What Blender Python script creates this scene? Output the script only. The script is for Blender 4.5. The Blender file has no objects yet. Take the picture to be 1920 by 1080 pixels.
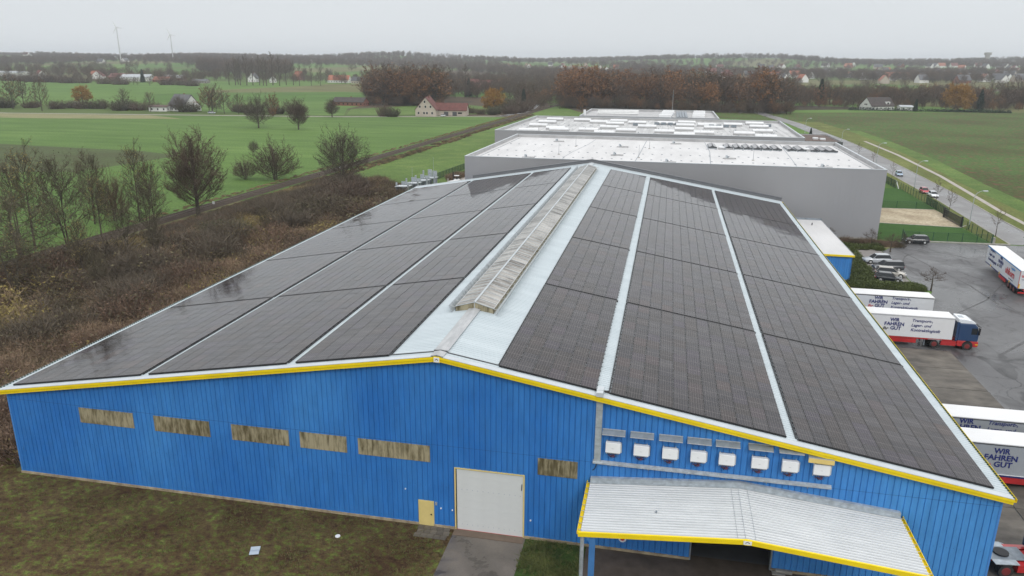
import bpy, math, random
import numpy as np
from mathutils import Vector, Matrix
R = math.radians
random.seed(7); rng = np.random.default_rng(7)
scn = bpy.context.scene
COL = scn.collection

# ------------------------------------------------------------------ camera
CAMP = Vector((51.733, -46.905, 33.760))
_p, _r, _y = R(16.850), R(0.458), R(-11.461)
fw = Vector((math.sin(_y)*math.cos(_p), math.cos(_y)*math.cos(_p), -math.sin(_p)))
rt = Vector((math.cos(_y), -math.sin(_y), 0)); up = rt.cross(fw)
rr = rt*math.cos(_r)+up*math.sin(_r); uu = up*math.cos(_r)-rt*math.sin(_r)
cd = bpy.data.cameras.new('camera'); cam = bpy.data.objects.new('camera', cd); COL.objects.link(cam)
cam.matrix_world = Matrix(((rr.x, uu.x, -fw.x, CAMP.x), (rr.y, uu.y, -fw.y, CAMP.y), (rr.z, uu.z, -fw.z, CAMP.z), (0, 0, 0, 1)))
cd.sensor_width = 36; cd.lens = 1405.387/1920*36; cd.clip_start = .5; cd.clip_end = 20000
scn.camera = cam
# ------------------------------------------------------------------ sky, sun, exposure
SUN_EL, SUN_AZ = 42, 150      # azimuth measured clockwise from +Y
w = bpy.data.worlds.new('World'); scn.world = w; w.use_nodes = True
nt = w.node_tree; nt.nodes.clear()
def N(nt, t, **k):
    n = nt.nodes.new(t)
    for a, b in k.items(): setattr(n, a, b)
    return n
sky = N(nt, 'ShaderNodeTexSky', sky_type='NISHITA'); sky.sun_disc = False
sky.sun_elevation = R(SUN_EL); sky.sun_rotation = R(SUN_AZ); sky.dust_density = 6; sky.air_density = 1.5
hs = N(nt, 'ShaderNodeHueSaturation'); hs.inputs['Saturation'].default_value = .35
nt.links.new(sky.outputs[0], hs.inputs['Color'])
tc = N(nt, 'ShaderNodeTexCoord'); sp = N(nt, 'ShaderNodeSeparateXYZ'); nt.links.new(tc.outputs['Generated'], sp.inputs[0])
cr = N(nt, 'ShaderNodeValToRGB'); nt.links.new(sp.outputs['Z'], cr.inputs[0])
e = cr.color_ramp.elements
e[0].position = 0; e[0].color = (.475, .497, .513, 1); e[1].position = 1; e[1].color = (.98, .99, 1., 1)
m = e.new(.08); m.color = (.458, .482, .50, 1); m = e.new(.35); m.color = (.64, .655, .67, 1)
ns = N(nt, 'ShaderNodeTexNoise'); ns.inputs['Scale'].default_value = 2.2; ns.inputs['Detail'].default_value = 3
mp = N(nt, 'ShaderNodeMapping'); mp.inputs['Scale'].default_value = (1, 1, 4); nt.links.new(tc.outputs['Generated'], mp.inputs[0]); nt.links.new(mp.outputs[0], ns.inputs[0])
mr = N(nt, 'ShaderNodeMapRange'); mr.inputs['To Min'].default_value = 16.4; mr.inputs['To Max'].default_value = 18.0; nt.links.new(ns.outputs[0], mr.inputs[0])
vm = N(nt, 'ShaderNodeVectorMath', operation='SCALE'); nt.links.new(cr.outputs[0], vm.inputs[0]); nt.links.new(mr.outputs[0], vm.inputs['Scale'])
mx = N(nt, 'ShaderNodeMix', data_type='RGBA'); mx.inputs[0].default_value = .94
nt.links.new(hs.outputs[0], mx.inputs[6]); nt.links.new(vm.outputs[0], mx.inputs[7])
bg = N(nt, 'ShaderNodeBackground'); bg.inputs[1].default_value = .1; nt.links.new(mx.outputs[2], bg.inputs[0])
wo = N(nt, 'ShaderNodeOutputWorld'); nt.links.new(bg.outputs[0], wo.inputs[0])
sd = bpy.data.lights.new('sun', 'SUN'); sd.energy = 1.0; sd.angle = R(16); sd.color = (1, .97, .93)
so = bpy.data.objects.new('sun', sd); COL.objects.link(so)
_d = Vector((math.sin(R(SUN_AZ))*math.cos(R(SUN_EL)), math.cos(R(SUN_AZ))*math.cos(R(SUN_EL)), math.sin(R(SUN_EL))))
so.rotation_euler = _d.to_track_quat('Z', 'Y').to_euler(); so.location = (0, 0, 100)
vs = scn.view_settings; vs.view_transform = 'Standard'; vs.look = 'None'; vs.gamma = 1; vs.exposure = 0; vs.use_curve_mapping = False
scn.cycles.max_bounces = 5; scn.cycles.diffuse_bounces = 3; scn.cycles.glossy_bounces = 3; scn.cycles.volume_bounces = 0
scn.cycles.transparent_max_bounces = 12

# ------------------------------------------------------------------ terrain height
def ter(x, y):
    d = math.hypot(x-50, y+47); t = min(max((d-650)/2800, 0), 1); s = t*t*(3-2*t)
    b = sum(hh*math.exp(-((x-cx)**2+(y-cy)**2)/sg**2) for cx, cy, hh, sg in ((-994, 2765, 20, 260), (428, 2929, 16, 240), (-2032, 2111, 14, 330), (150, 3100, 10, 300), (1300, 2900, 10, 400)))
    return s*(33+6*math.sin(x/420+1)*math.cos(y/610)+4*math.sin(x/170+y/230))+b*s
W, D, HE, HR = 74.024, 106.304, 7.466, 13.687
SL = (HR-HE)/(W/2)

# ------------------------------------------------------------------ materials
def newmat(name):
    m = bpy.data.materials.new(name); m.use_nodes = True
    t = m.node_tree; b = t.nodes['Principled BSDF']
    return m, t, b
def ramp(t, fac, stops):
    c = N(t, 'ShaderNodeValToRGB'); t.links.new(fac, c.inputs[0])
    el = c.color_ramp.elements
    while len(el) > 1: el.remove(el[-1])
    el[0].position = stops[0][0]; el[0].color = (*stops[0][1], 1)
    for p, col in stops[1:]:
        q = el.new(p); q.color = (*col, 1)
    return c.outputs[0]
def coords(t, kind, scale=(1, 1, 1), rot=0):
    if kind == 'world':
        g = N(t, 'ShaderNodeNewGeometry').outputs['Position']
    else:
        g = N(t, 'ShaderNodeTexCoord').outputs['Object']
    mp = N(t, 'ShaderNodeMapping'); mp.inputs['Scale'].default_value = scale; mp.inputs['Rotation'].default_value = (0, 0, rot)
    t.links.new(g, mp.inputs[0]); return mp.outputs[0]
def noise(t, vec, scale, detail=4, rough=.6, dist=0):
    n = N(t, 'ShaderNodeTexNoise'); n.inputs['Scale'].default_value = scale; n.inputs['Detail'].default_value = detail
    n.inputs['Roughness'].default_value = rough; n.inputs['Distortion'].default_value = dist; t.links.new(vec, n.inputs['Vector']); return n.outputs[0]
def mixc(t, fac, a, b, mode='MIX'):
    n = N(t, 'ShaderNodeMix', data_type='RGBA', blend_type=mode)
    if hasattr(fac, 'node'): t.links.new(fac, n.inputs[0])
    else: n.inputs[0].default_value = fac
    for s, i in ((a, 6), (b, 7)):
        if hasattr(s, 'node'): t.links.new(s, n.inputs[i])
        else: n.inputs[i].default_value = (*s, 1)
    return n.outputs[2]
def bump(t, b, h, strength, dist=.05):
    n = N(t, 'ShaderNodeBump'); n.inputs['Strength'].default_value = strength; n.inputs['Distance'].default_value = dist
    t.links.new(h, n.inputs['Height']); t.links.new(n.outputs[0], b.inputs['Normal'])
def mat(name, c, rough=.6, metal=0, var=.0, vscale=1.0, kind='obj', c2=None, vs3=(1, 1, 1), bmp=0, detail=4, rnd=0, lo=.35, hi=.65):
    """plain colour, optionally broken up by a noise between c and c2, with a random tone per object"""
    m, t, b = newmat(name); b.inputs['Roughness'].default_value = rough; b.inputs['Metallic'].default_value = metal
    if c2 is None and not var and not rnd:
        b.inputs['Base Color'].default_value = (*c, 1); return m
    if c2 is None: c2 = tuple(min(1, x*(1+var)) for x in c); c = tuple(x*(1-var) for x in c)
    v = coords(t, kind, vs3); n = noise(t, v, vscale, detail)
    out = ramp(t, n, [(lo, c), (hi, c2)])
    if rnd:
        oi = N(t, 'ShaderNodeObjectInfo'); mr = N(t, 'ShaderNodeMapRange'); mr.inputs['To Min'].default_value = 1-rnd; mr.inputs['To Max'].default_value = 1+rnd
        t.links.new(oi.outputs['Random'], mr.inputs[0])
        h = N(t, 'ShaderNodeHueSaturation'); t.links.new(out, h.inputs['Color']); t.links.new(mr.outputs[0], h.inputs['Value']); out = h.outputs[0]
    t.links.new(out, b.inputs['Base Color'])
    if bmp: bump(t, b, n, bmp)
    return m

# blue cladding: weathered, with paler patches and a paler right end
def cladding(name, a, bcol):
    m, t, b = newmat(name); v = coords(t, 'world', (1, 1, .5)); n1 = noise(t, v, .12, 4); n2 = noise(t, coords(t, 'world', (1.5, 1, .35)), 1.1, 6, .7)
    g = N(t, 'ShaderNodeNewGeometry'); s = N(t, 'ShaderNodeSeparateXYZ'); t.links.new(g.outputs['Position'], s.inputs[0])
    mr = N(t, 'ShaderNodeMapRange'); mr.inputs['From Min'].default_value = 40; mr.inputs['From Max'].default_value = 78; mr.inputs['To Max'].default_value = .45
    t.links.new(s.outputs['X'], mr.inputs[0])
    ad = N(t, 'ShaderNodeMath', operation='ADD'); t.links.new(n1, ad.inputs[0]); t.links.new(mr.outputs[0], ad.inputs[1])
    c = ramp(t, ad.outputs[0], [(.38, a), (.95, bcol)])
    d = ramp(t, n2, [(.3, (.80, .80, .80)), (.7, (1.1, 1.1, 1.1))])
    c = mixc(t, 1, c, d, 'MULTIPLY')
    n3 = noise(t, coords(t, 'world', (2.2, 1, .5)), 2.5, 5, .8, 1.0)
    sc = ramp(t, n3, [(.66, (0, 0, 0)), (.72, (1, 1, 1))])
    c = mixc(t, sc, c, tuple(x*.62 for x in a))
    t.links.new(c, b.inputs['Base Color']); b.inputs['Roughness'].default_value = .5; b.inputs['Specular IOR Level'].default_value = .35
    return m
M = {}
M['blue'] = cladding('blue_cladding', (.020, .145, .46), (.065, .27, .62))
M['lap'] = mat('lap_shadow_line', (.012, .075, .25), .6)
M['bluepost'] = mat('blue_post', (.05, .17, .40), .5, var=.1)
M['yellow'] = mat('yellow_trim', (.80, .60, .006), .45, var=.06, vscale=.8)
M['cream'] = mat('cream_door', (.62, .50, .20), .5, var=.05)
M['white'] = mat('white_paint', (.74, .75, .76), .4, var=.03)
M['doorwhite'] = mat('door_white', (.58, .60, .60), .45, var=.03, vscale=.6)
M['roofsheet'] = mat('roof_sheet', (.40, .46, .49), .42, c2=(.47, .53, .56), vscale=.35, kind='world', vs3=(.3, 2.2, 1), detail=6)
M['canopyroof'] = mat('canopy_sheet', (.54, .56, .57), .35, c2=(.63, .65, .66), vscale=.8, kind='world', vs3=(.4, 2, 1), detail=6)
M['canopyshade'] = mat('canopy_sheet_shade_trough', (.30, .315, .33), .5, c2=(.42, .435, .45), vscale=.7, kind='world', detail=7)  # rib shade put into the colour: troughs darker than the crests
M['roofshade'] = mat('roof_sheet_trough', (.17, .20, .22), .5, c2=(.27, .31, .335), vscale=.5, kind='world', vs3=(.3, 2.2, 1), detail=7)  # shade of the narrow grooves painted in as a darker trough colour
M['flash'] = mat('flashing', (.46, .495, .52), .4, var=.07, vscale=.7)
M['galv'] = mat('galvanised', (.40, .44, .47), .45, metal=.35, var=.18, vscale=2.5)
M['galvd'] = mat('galvanised_dull', (.22, .25, .28), .5, metal=.3, var=.2, vscale=2.0, detail=8)
M['alu'] = mat('aluminium', (.55, .56, .56), .35, metal=.5, var=.08)
M['black'] = mat('black', (.012, .012, .014), .55)
M['rubber'] = mat('rubber', (.02, .02, .02), .85)
M['glass'] = mat('dark_glass', (.012, .016, .02), .06)
M['darkgrey'] = mat('dark_grey', (.07, .075, .08), .6, var=.1)
M['concrete'] = mat('concrete', (.24, .23, .21), .85, c2=(.36, .345, .31), vscale=1.2, detail=8)
M['plinth'] = mat('plinth', (.20, .16, .11), .9, c2=(.40, .33, .22), vscale=1.5, detail=8, kind='world')
M['red'] = mat('red', (.42, .018, .02), .45, var=.15)
M['darkred'] = mat('rim_red', (.16, .02, .02), .5, var=.2)
M['green'] = mat('fence_green', (.012, .06, .035), .5)
M['greyhall'] = mat('grey_cladding', (.27, .272, .285), .45, c2=(.305, .307, .32), vscale=.05, kind='world', vs3=(1, 1, .3))
M['greydark'] = mat('grey_coping', (.13, .135, .145), .5, var=.06)
M['parapet'] = mat('parapet_inside', (.33, .33, .335), .6, c2=(.42, .42, .42), vscale=.4, kind='world')
M['flatroof'] = mat('white_membrane', (.50, .495, .495), .5, c2=(.60, .595, .595), vscale=.12, kind='world', vs3=(2.2, .5, 1), detail=7)
M['flatroof2'] = mat('grey_white_membrane', (.36, .36, .36), .5, c2=(.52, .52, .52), vscale=.16, kind='world', vs3=(3.0, .4, 1), detail=8)
M['dome'] = mat('rooflight', (.66, .67, .68), .3)
M['darkroof'] = mat('dark_gravel_roof', (.085, .06, .05), .95, c2=(.12, .085, .07), vscale=3)
M['bark'] = mat('bark', (.045, .036, .027), .95, c2=(.10, .085, .062), vscale=3)
DK = dict(russet_leaves=1.15, yellow_leaves=.85, conifer_needles=1, evergreen_leaves=.95, shrub_green=.95, dry_stalks=1.0, rust_stalks=.9, ochre_leaves=1.0, bramble=.85)
def twigmat(name, c, c2, rnd=.16):
    k = DK.get(name, .68); m = mat(name, tuple(x*k for x in c), .9, c2=tuple(x*k for x in c2), vscale=.35, rnd=rnd, lo=.3, hi=.7); return m
M['twig'] = twigmat('twigs', (.075, .060, .042), (.145, .118, .085))
M['twigg'] = twigmat('twigs_greenish', (.088, .074, .046), (.16, .135, .085))
M['twigbrown'] = twigmat('twigs_brown', (.088, .060, .042), (.165, .115, .082))
M['twiggrey'] = twigmat('twigs_grey', (.105, .082, .058), (.185, .150, .108))
M['russet'] = twigmat('russet_leaves', (.14, .060, .022), (.25, .12, .045), .3)
M['willow'] = twigmat('yellow_leaves', (.27, .14, .022), (.42, .23, .05), .08)
M['conif'] = twigmat('conifer_needles', (.010, .026, .018), (.022, .045, .028))
M['bramble'] = twigmat('bramble', (.075, .064, .030), (.14, .12, .062), .3)
M['reed'] = twigmat('dry_stalks', (.175, .125, .078), (.30, .22, .14), .35)
M['rust'] = twigmat('rust_stalks', (.115, .073, .05), (.20, .13, .088), .3)
M['evergreen'] = twigmat('evergreen_leaves', (.035, .042, .016), (.08, .092, .034), .3)
M['ochre'] = twigmat('ochre_leaves', (.17, .135, .04), (.27, .215, .075), .25)
M['juniper'] = twigmat('shrub_green', (.045, .065, .016), (.10, .12, .03), .25)

# glass of solar modules: cell grid, module frame, tone per module
def solar(name):
    m, t, b = newmat(name)
    uv = N(t, 'ShaderNodeUVMap').outputs[0]
    sp = N(t, 'ShaderNodeSeparateXYZ'); t.links.new(uv, sp.inputs[0])
    def mth(op, a, bb=None, c=None):
        n = N(t, 'ShaderNodeMath', operation=op)
        for i, s in enumerate((a, bb, c)):
            if s is None: continue
            if hasattr(s, 'node'): t.links.new(s, n.inputs[i])
            else: n.inputs[i].default_value = s
        return n.outputs[0]
    def line(src, n, wdt):
        f = mth('FRACT', mth('MULTIPLY', src, n)); d = mth('MINIMUM', f, mth('SUBTRACT', 1, f))
        return mth('LESS_THAN', d, wdt)
    U, V = sp.outputs[0], sp.outputs[1]
    gx = line(U, 6, .045); gy = line(V, 2, .022); g = mth('MAXIMUM', gx, gy)
    fr = mth('MAXIMUM', line(U, 1, .022), line(V, 1, .012))
    fine = line(V, 24, .05)
    fl = N(t, 'ShaderNodeVectorMath', operation='FLOOR'); t.links.new(uv, fl.inputs[0])
    wn = N(t, 'ShaderNodeTexWhiteNoise', noise_dimensions='2D'); t.links.new(fl.outputs[0], wn.inputs['Vector'])
    oi = N(t, 'ShaderNodeObjectInfo'); rn = mth('FRACT', mth('ADD', wn.outputs[0], mth('MULTIPLY', oi.outputs['Random'], 7.3)))
    base = ramp(t, rn, [(0, (.008, .006, .007)), (.2, (.024, .016, .016)), (.4, (.010, .009, .014)), (.6, (.030, .027, .031)), (.8, (.014, .012, .018)), (.93, (.024, .018, .030)), (1, (.034, .020, .018))])
    c = base
    c = mixc(t, mth('MULTIPLY', g, .55), c, (.20, .18, .17))
    c = mixc(t, mth('MULTIPLY', fr, .5), c, (.05, .05, .05))
    gn = noise(t, coords(t, 'world', (.5, .5, .5)), 1.3, 5, .6)
    c = mixc(t, ramp(t, gn, [(.35, (0, 0, 0)), (.8, (.07, .07, .07))]), c, (.22, .20, .18))
    t.links.new(c, b.inputs['Base Color']); b.inputs['Roughness'].default_value = .07; b.inputs['IOR'].default_value = 1.34
    wv = noise(t, coords(t, 'world', (1, .6, 1)), .55, 2)
    bump(t, b, wv, .12, .02)
    return m
M['solar'] = solar('solar_glass')
# dirty grp rooflight
def grp(name, a, bcol, vs3):
    m, t, b = newmat(name); n = noise(t, coords(t, 'world', vs3), 1.6, 8, .65); n2 = noise(t, coords(t, 'world', (.3, .25, .3)), 1.0, 3)
    ad = N(t, 'ShaderNodeMath', operation='MULTIPLY_ADD'); t.links.new(n2, ad.inputs[0]); ad.inputs[1].default_value = .5; t.links.new(n, ad.inputs[2])
    oi = N(t, 'ShaderNodeObjectInfo'); a3 = N(t, 'ShaderNodeMath', operation='MULTIPLY_ADD'); t.links.new(oi.outputs['Random'], a3.inputs[0]); a3.inputs[1].default_value = .14; t.links.new(ad.outputs[0], a3.inputs[2]); ad = a3
    c = ramp(t, ad.outputs[0], [(.70, a), (.80, tuple((p*.55+q*.45) for p, q in zip(a, bcol))), (.93, bcol)])
    t.links.new(c, b.inputs['Base Color']); b.inputs['Roughness'].default_value = .38; return m
M['grp'] = grp('dirty_rooflight', (.070, .060, .047), (.38, .365, .34), (.32, 4.2, .4))
M['grpwin'] = grp('dirty_strip', (.10, .082, .042), (.34, .30, .20), (2.0, 1, .45))
M['grpridge'] = grp('ridge_light', (.31, .32, .33), (.41, .42, .43), (1.6, .35, 1))

# grounds
def ground(name, stops, scale, vs3=(1, 1, 1), fine=None, bmp=.3, rot=0, rough=.95, stops2=None, scale2=.02):
    m, t, b = newmat(name); v = coords(t, 'world', vs3, rot); n = noise(t, v, scale, 8, .65)
    c = ramp(t, n, stops)
    if stops2:
        n2 = noise(t, coords(t, 'world'), scale2, 4, .55); c2 = ramp(t, n2, stops2); c = mixc(t, 1, c, c2, 'MULTIPLY')
    if fine:
        nf = noise(t, coords(t, 'world'), fine, 3, .8); c3 = ramp(t, nf, [(.3, (.62, .62, .62)), (.7, (1.35, 1.35, 1.35))]); c = mixc(t, 1, c, c3, 'MULTIPLY')
        bump(t, b, nf, bmp, .1)
    t.links.new(c, b.inputs['Base Color']); b.inputs['Roughness'].default_value = rough; b.inputs['Specular IOR Level'].default_value = .2; return m
V1 = [(.35, (.82, .84, .8)), (.65, (1.15, 1.12, 1.1))]
M['fieldgreen'] = ground('field_green', [(.3, (.066, .122, .026)), (.5, (.084, .152, .034)), (.7, (.112, .182, .048))], .05, (.35, 2.5, 1), 1.5, .4, R(12), stops2=V1, scale2=.012)
M['fieldgreen2'] = ground('meadow_green', [(.3, (.07, .115, .028)), (.5, (.09, .15, .035)), (.7, (.13, .175, .05))], .15, (1, 1, 1), 1.5, .4, stops2=V1)
M['fielddark'] = ground('field_dark', [(.3, (.060, .060, .026)), (.5, (.062, .080, .030)), (.7, (.075, .10, .035))], .08, (.4, 2.5, 1), 1.2, .5, R(12))
M['crop'] = ground('field_crop', [(.36, (.125, .080, .045)), (.44, (.075, .078, .028)), (.52, (.046, .092, .020)), (.70, (.078, .140, .034))], .45, (1, .5, 1), .8, .9, stops2=[(.36, (.95, .72, .75)), (.60, (1.1, 1.15, 1.05))], scale2=.018)
M['lawn'] = ground('lawn', [(.3, (.026, .075, .012)), (.7, (.045, .105, .02))], .4, (1, 1, 1), 3, .4)
M['verge'] = ground('verge', [(.3, (.12, .11, .04)), (.5, (.11, .135, .035)), (.7, (.16, .17, .06))], .25, (1, .3, 1), 1.5, .4, stops2=V1, scale2=.05)
M['tan'] = ground('stubble', [(.3, (.17, .17, .075)), (.7, (.24, .22, .12))], .1, (1, 1, 1), 1.2, .3)
M['dirt'] = ground('thicket_floor', [(.3, (.028, .022, .014)), (.7, (.060, .048, .030))], .4, (1, 1, 1), 3, .5)
M['moss'] = ground('mossy_ground', [(.32, (.034, .022, .013)), (.44, (.072, .046, .027)), (.53, (.092, .070, .032)), (.59, (.082, .105, .026)), (.70, (.155, .165, .055))], 1.5, (1, 1.3, 1), 9, .9, stops2=[(.40, (.72, .60, .55)), (.60, (1.2, 1.25, 1.05))], scale2=.22)
M['mossg'] = ground('mossy_green', [(.3, (.03, .04, .012)), (.55, (.04, .075, .016)), (.75, (.085, .10, .03))], .6, (1, 1, 1), 6, .8)
M['pad'] = ground('sand_pad', [(.3, (.24, .19, .13)), (.5, (.38, .32, .225)), (.7, (.48, .42, .31))], .16, (1, 1, 1), 1.5, .2)
M['ballast'] = ground('ballast', [(.3, (.036, .027, .021)), (.7, (.078, .058, .044))], 1.2, (1, 1, 1), 6, .6)
def asphalt(name, base, wet=True, scale=.13):
    m, t, b = newmat(name); v = coords(t, 'world')
    n1 = noise(t, v, scale, 8, .6, .4); n2 = noise(t, v, 9, 2, .7)
    c = ramp(t, n1, [(.36, tuple(x*.55 for x in base)), (.47, base), (.64, tuple(x*1.3 for x in base))])
    c = mixc(t, 1, c, ramp(t, n2, [(.3, (.88, .88, .88)), (.7, (1.1, 1.1, 1.1))]), 'MULTIPLY')
    if wet:
        dv = N(t, 'ShaderNodeVectorMath', operation='MULTIPLY_ADD'); nn = N(t, 'ShaderNodeTexNoise'); nn.inputs['Scale'].default_value = .16; nn.inputs['Detail'].default_value = 5
        t.links.new(v, nn.inputs['Vector']); t.links.new(nn.outputs['Color'], dv.inputs[0]); dv.inputs[1].default_value = (9, 9, 0); t.links.new(v, dv.inputs[2])
        for sc, wd, st in ((.075, .013, .85), (.19, .016, .6)):
            vo = N(t, 'ShaderNodeTexVoronoi', feature='DISTANCE_TO_EDGE'); vo.inputs['Scale'].default_value = sc; t.links.new(dv.outputs[0], vo.inputs['Vector'])
            k = ramp(t, vo.outputs['Distance'], [(0, (1, 1, 1)), (wd, (0, 0, 0))]); k2 = N(t, 'ShaderNodeMath', operation='MULTIPLY'); t.links.new(k, k2.inputs[0]); k2.inputs[1].default_value = st
            c = mixc(t, k2.outputs[0], c, tuple(x*.32 for x in base))
        pa = noise(t, coords(t, 'world', (1, .35, 1), R(-28)), .30, 3, .5, .8)
        k = ramp(t, pa, [(.59, (0, 0, 0)), (.62, (.75, .75, .75))]); c = mixc(t, k, c, tuple(x*.45 for x in base))
    t.links.new(c, b.inputs['Base Color'])
    r = ramp(t, n1, [(.38, (.16, .16, .16)), (.52, (.5, .5, .5)), (.6, (.7, .7, .7))]); t.links.new(r, b.inputs['Roughness']); b.inputs['Specular IOR Level'].default_value = .5
    bump(t, b, n2, .12, .02); return m
M['asphalt'] = asphalt('yard_asphalt', (.088, .088, .091), scale=.09)
M['road'] = asphalt('road_asphalt', (.155, .152, .152), False, .05)
M['drive'] = asphalt('driveway', (.115, .10, .085), False, .5)
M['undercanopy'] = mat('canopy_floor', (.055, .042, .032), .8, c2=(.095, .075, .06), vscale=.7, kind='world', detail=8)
M['slab'] = mat('apron_slab', (.062, .055, .047), .75, c2=(.145, .13, .11), vscale=.45, kind='world', vs3=(.8, 1.3, 1), detail=12, rnd=.14, bmp=.3)
M['path'] = mat('path_paving', (.34, .31, .28), .85, var=.1, vscale=.4, kind='world')
M['rail'] = mat('rail_steel', (.14, .10, .08), .5, metal=.4)
M['sleeper'] = mat('sleeper', (.10, .085, .07), .9)
M['rooftile'] = mat('red_roof_tiles', (.105, .036, .030), .8, c2=(.16, .055, .045), vscale=.6, rnd=.2)
M['rooforange'] = mat('orange_roof_tiles', (.24, .085, .05), .8, c2=(.32, .12, .07), vscale=.6, rnd=.2)
M['roofgrey'] = mat('grey_roof_tiles', (.075, .075, .082), .8, c2=(.11, .11, .115), vscale=.6, rnd=.25)
M['roofdark'] = mat('dark_roof_tiles', (.035, .028, .026), .8, c2=(.06, .048, .044), vscale=.6)
M['roofpale'] = mat('pale_roof_sheets', (.36, .38, .40), .6, var=.1, vscale=.3)
M['render'] = mat('white_render', (.68, .68, .66), .8, var=.04, vscale=.5)
M['beige'] = mat('beige_render', (.42, .37, .31), .85, var=.06, vscale=.5)
M['brick'] = mat('brick_wall', (.20, .085, .06), .85, var=.12, vscale=1)
M['grime'] = mat('car_underside', (.015, .015, .015), .8)
M['tail'] = mat('tail_lamp', (.35, .01, .01), .3)
M['head'] = mat('head_lamp', (.6, .62, .65), .15)
M['lampy'] = mat('marker_yellow', (.7, .42, .02), .4)
M['navy'] = mat('navy_print', (.012, .022, .14), .5)
M['redprint'] = mat('red_print', (.5, .02, .03), .5)
M['lightblue'] = mat('light_blue_print', (.05, .25, .55), .5)
M['tarp'] = mat('trailer_tarp', (.60, .62, .64), .5, var=.04, vscale=.4)
M['tarpd'] = mat('trailer_tarp_grey', (.30, .32, .34), .5, var=.04, vscale=.4)
M['trwhite'] = mat('trailer_white', (.68, .68, .68), .35, var=.03, vscale=.3)
M['trgrey'] = mat('trailer_roof_translucent', (.66, .66, .65), .5)
def alphamat(name, c, a):
    m, t, b = newmat(name); b.inputs['Base Color'].default_value = (*c, 1); b.inputs['Alpha'].default_value = a; b.inputs['Roughness'].default_value = .6; return m
M['mesh'] = alphamat('wire_mesh', (.015, .05, .03), .24)
M['meshd'] = alphamat('wire_mesh_dense', (.02, .04, .035), .62)
M['screen'] = alphamat('screen_mesh', (.05, .045, .04), .8)

# ------------------------------------------------------------------ mesh helpers
def tag(o, label=None, cat=None, group=None, kind=None):
    if label: o['label'] = label
    if cat: o['category'] = cat
    if group: o['group'] = group
    if kind: o['kind'] = kind
    return o
def empty(name, loc=(0, 0, 0), rz=0, label=None, cat=None, group=None):
    o = bpy.data.objects.new(name, None); COL.objects.link(o); o.location = loc; o.rotation_euler = (0, 0, rz); o.empty_display_size = .3
    return tag(o, label, cat, group)
def link(name, me, parent=None, loc=None, rot=None):
    o = bpy.data.objects.new(name, me); COL.objects.link(o)
    if parent: o.parent = parent
    if loc: o.location = loc
    if rot: o.rotation_euler = rot
    return o
class MB:
    def __init__(s): s.v = []; s.f = []; s.m = []
    def box(s, x0, x1, y0, y1, z0, z1, mi=0):
        b = len(s.v); s.v += [(x0, y0, z0), (x1, y0, z0), (x1, y1, z0), (x0, y1, z0), (x0, y0, z1), (x1, y0, z1), (x1, y1, z1), (x0, y1, z1)]
        for q in ((0, 3, 2, 1), (4, 5, 6, 7), (0, 1, 5, 4), (1, 2, 6, 5), (2, 3, 7, 6), (3, 0, 4, 7)): s.f.append(tuple(b+i for i in q)); s.m.append(mi)
        return s
    def poly(s, pts, mi=0):
        b = len(s.v); s.v += [tuple(p) for p in pts]; s.f.append(tuple(range(b, b+len(pts)))); s.m.append(mi); return s
    def prism(s, prof, axis, a0, a1, mi=0):
        """profile of 2D points extruded along axis from a0 to a1"""
        def P(p, a): return {'x': (a, p[0], p[1]), 'y': (p[0], a, p[1]), 'z': (p[0], p[1], a)}[axis]
        b = len(s.v); n = len(prof); s.v += [P(p, a0) for p in prof]+[P(p, a1) for p in prof]
        s.f.append(tuple(b+i for i in range(n))[::-1]); s.f.append(tuple(b+n+i for i in range(n))); s.m += [mi, mi]
        for i in range(n):
            j = (i+1) % n; s.f.append((b+i, b+j, b+n+j, b+n+i)); s.m.append(mi)
        return s
    def tube(s, p, q, r0, r1=None, n=6, mi=0, cap=True):
        r1 = r0 if r1 is None else r1; p = Vector(p); q = Vector(q); d = (q-p).normalized()
        a = d.orthogonal().normalized(); c = d.cross(a); b = len(s.v)
        for k in range(n):
            t = 2*math.pi*k/n; s.v.append(tuple(p+(a*math.cos(t)+c*math.sin(t))*r0))
        for k in range(n):
            t = 2*math.pi*k/n; s.v.append(tuple(q+(a*math.cos(t)+c*math.sin(t))*r1))
        for k in range(n): s.f.append((b+k, b+(k+1) % n, b+n+(k+1) % n, b+n+k)); s.m.append(mi)
        if cap: s.f.append(tuple(b+k for k in range(n))[::-1]); s.f.append(tuple(b+n+k for k in range(n))); s.m += [mi, mi]
        return s
    def mesh(s, name, mats):
        me = bpy.data.meshes.new(name); me.from_pydata(s.v, [], s.f)
        for k in (mats if isinstance(mats, (list, tuple)) else [mats]): me.materials.append(k)
        if any(s.m): me.polygons.foreach_set('material_index', s.m)
        me.update(); return me
    def build(s, name, mats, parent=None, smooth=False, **k):
        me = s.mesh(name, mats)
        if smooth: me.polygons.foreach_set('use_smooth', [True]*len(me.polygons))
        return tag(link(name, me, parent), **k)
def bevel(o, w=.03, seg=2):
    md = o.modifiers.new('bevel', 'BEVEL'); md.width = w; md.segments = seg; md.limit_method = 'ANGLE'; md.angle_limit = R(40); return o
def copy_tree(o, parent=None):
    c = o.copy(); COL.objects.link(c)
    if parent: c.parent = parent
    for ch in list(o.children): copy_tree(ch, c)
    return c
def struct(name, mb, m, z=None): return mb.build(name, m, kind='structure')
def sheet(name, pts, z, m, kind='structure'):
    return MB().poly([(x, y, z) for x, y in pts]).build(name, m, kind=kind)
_txt = {}
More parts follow.
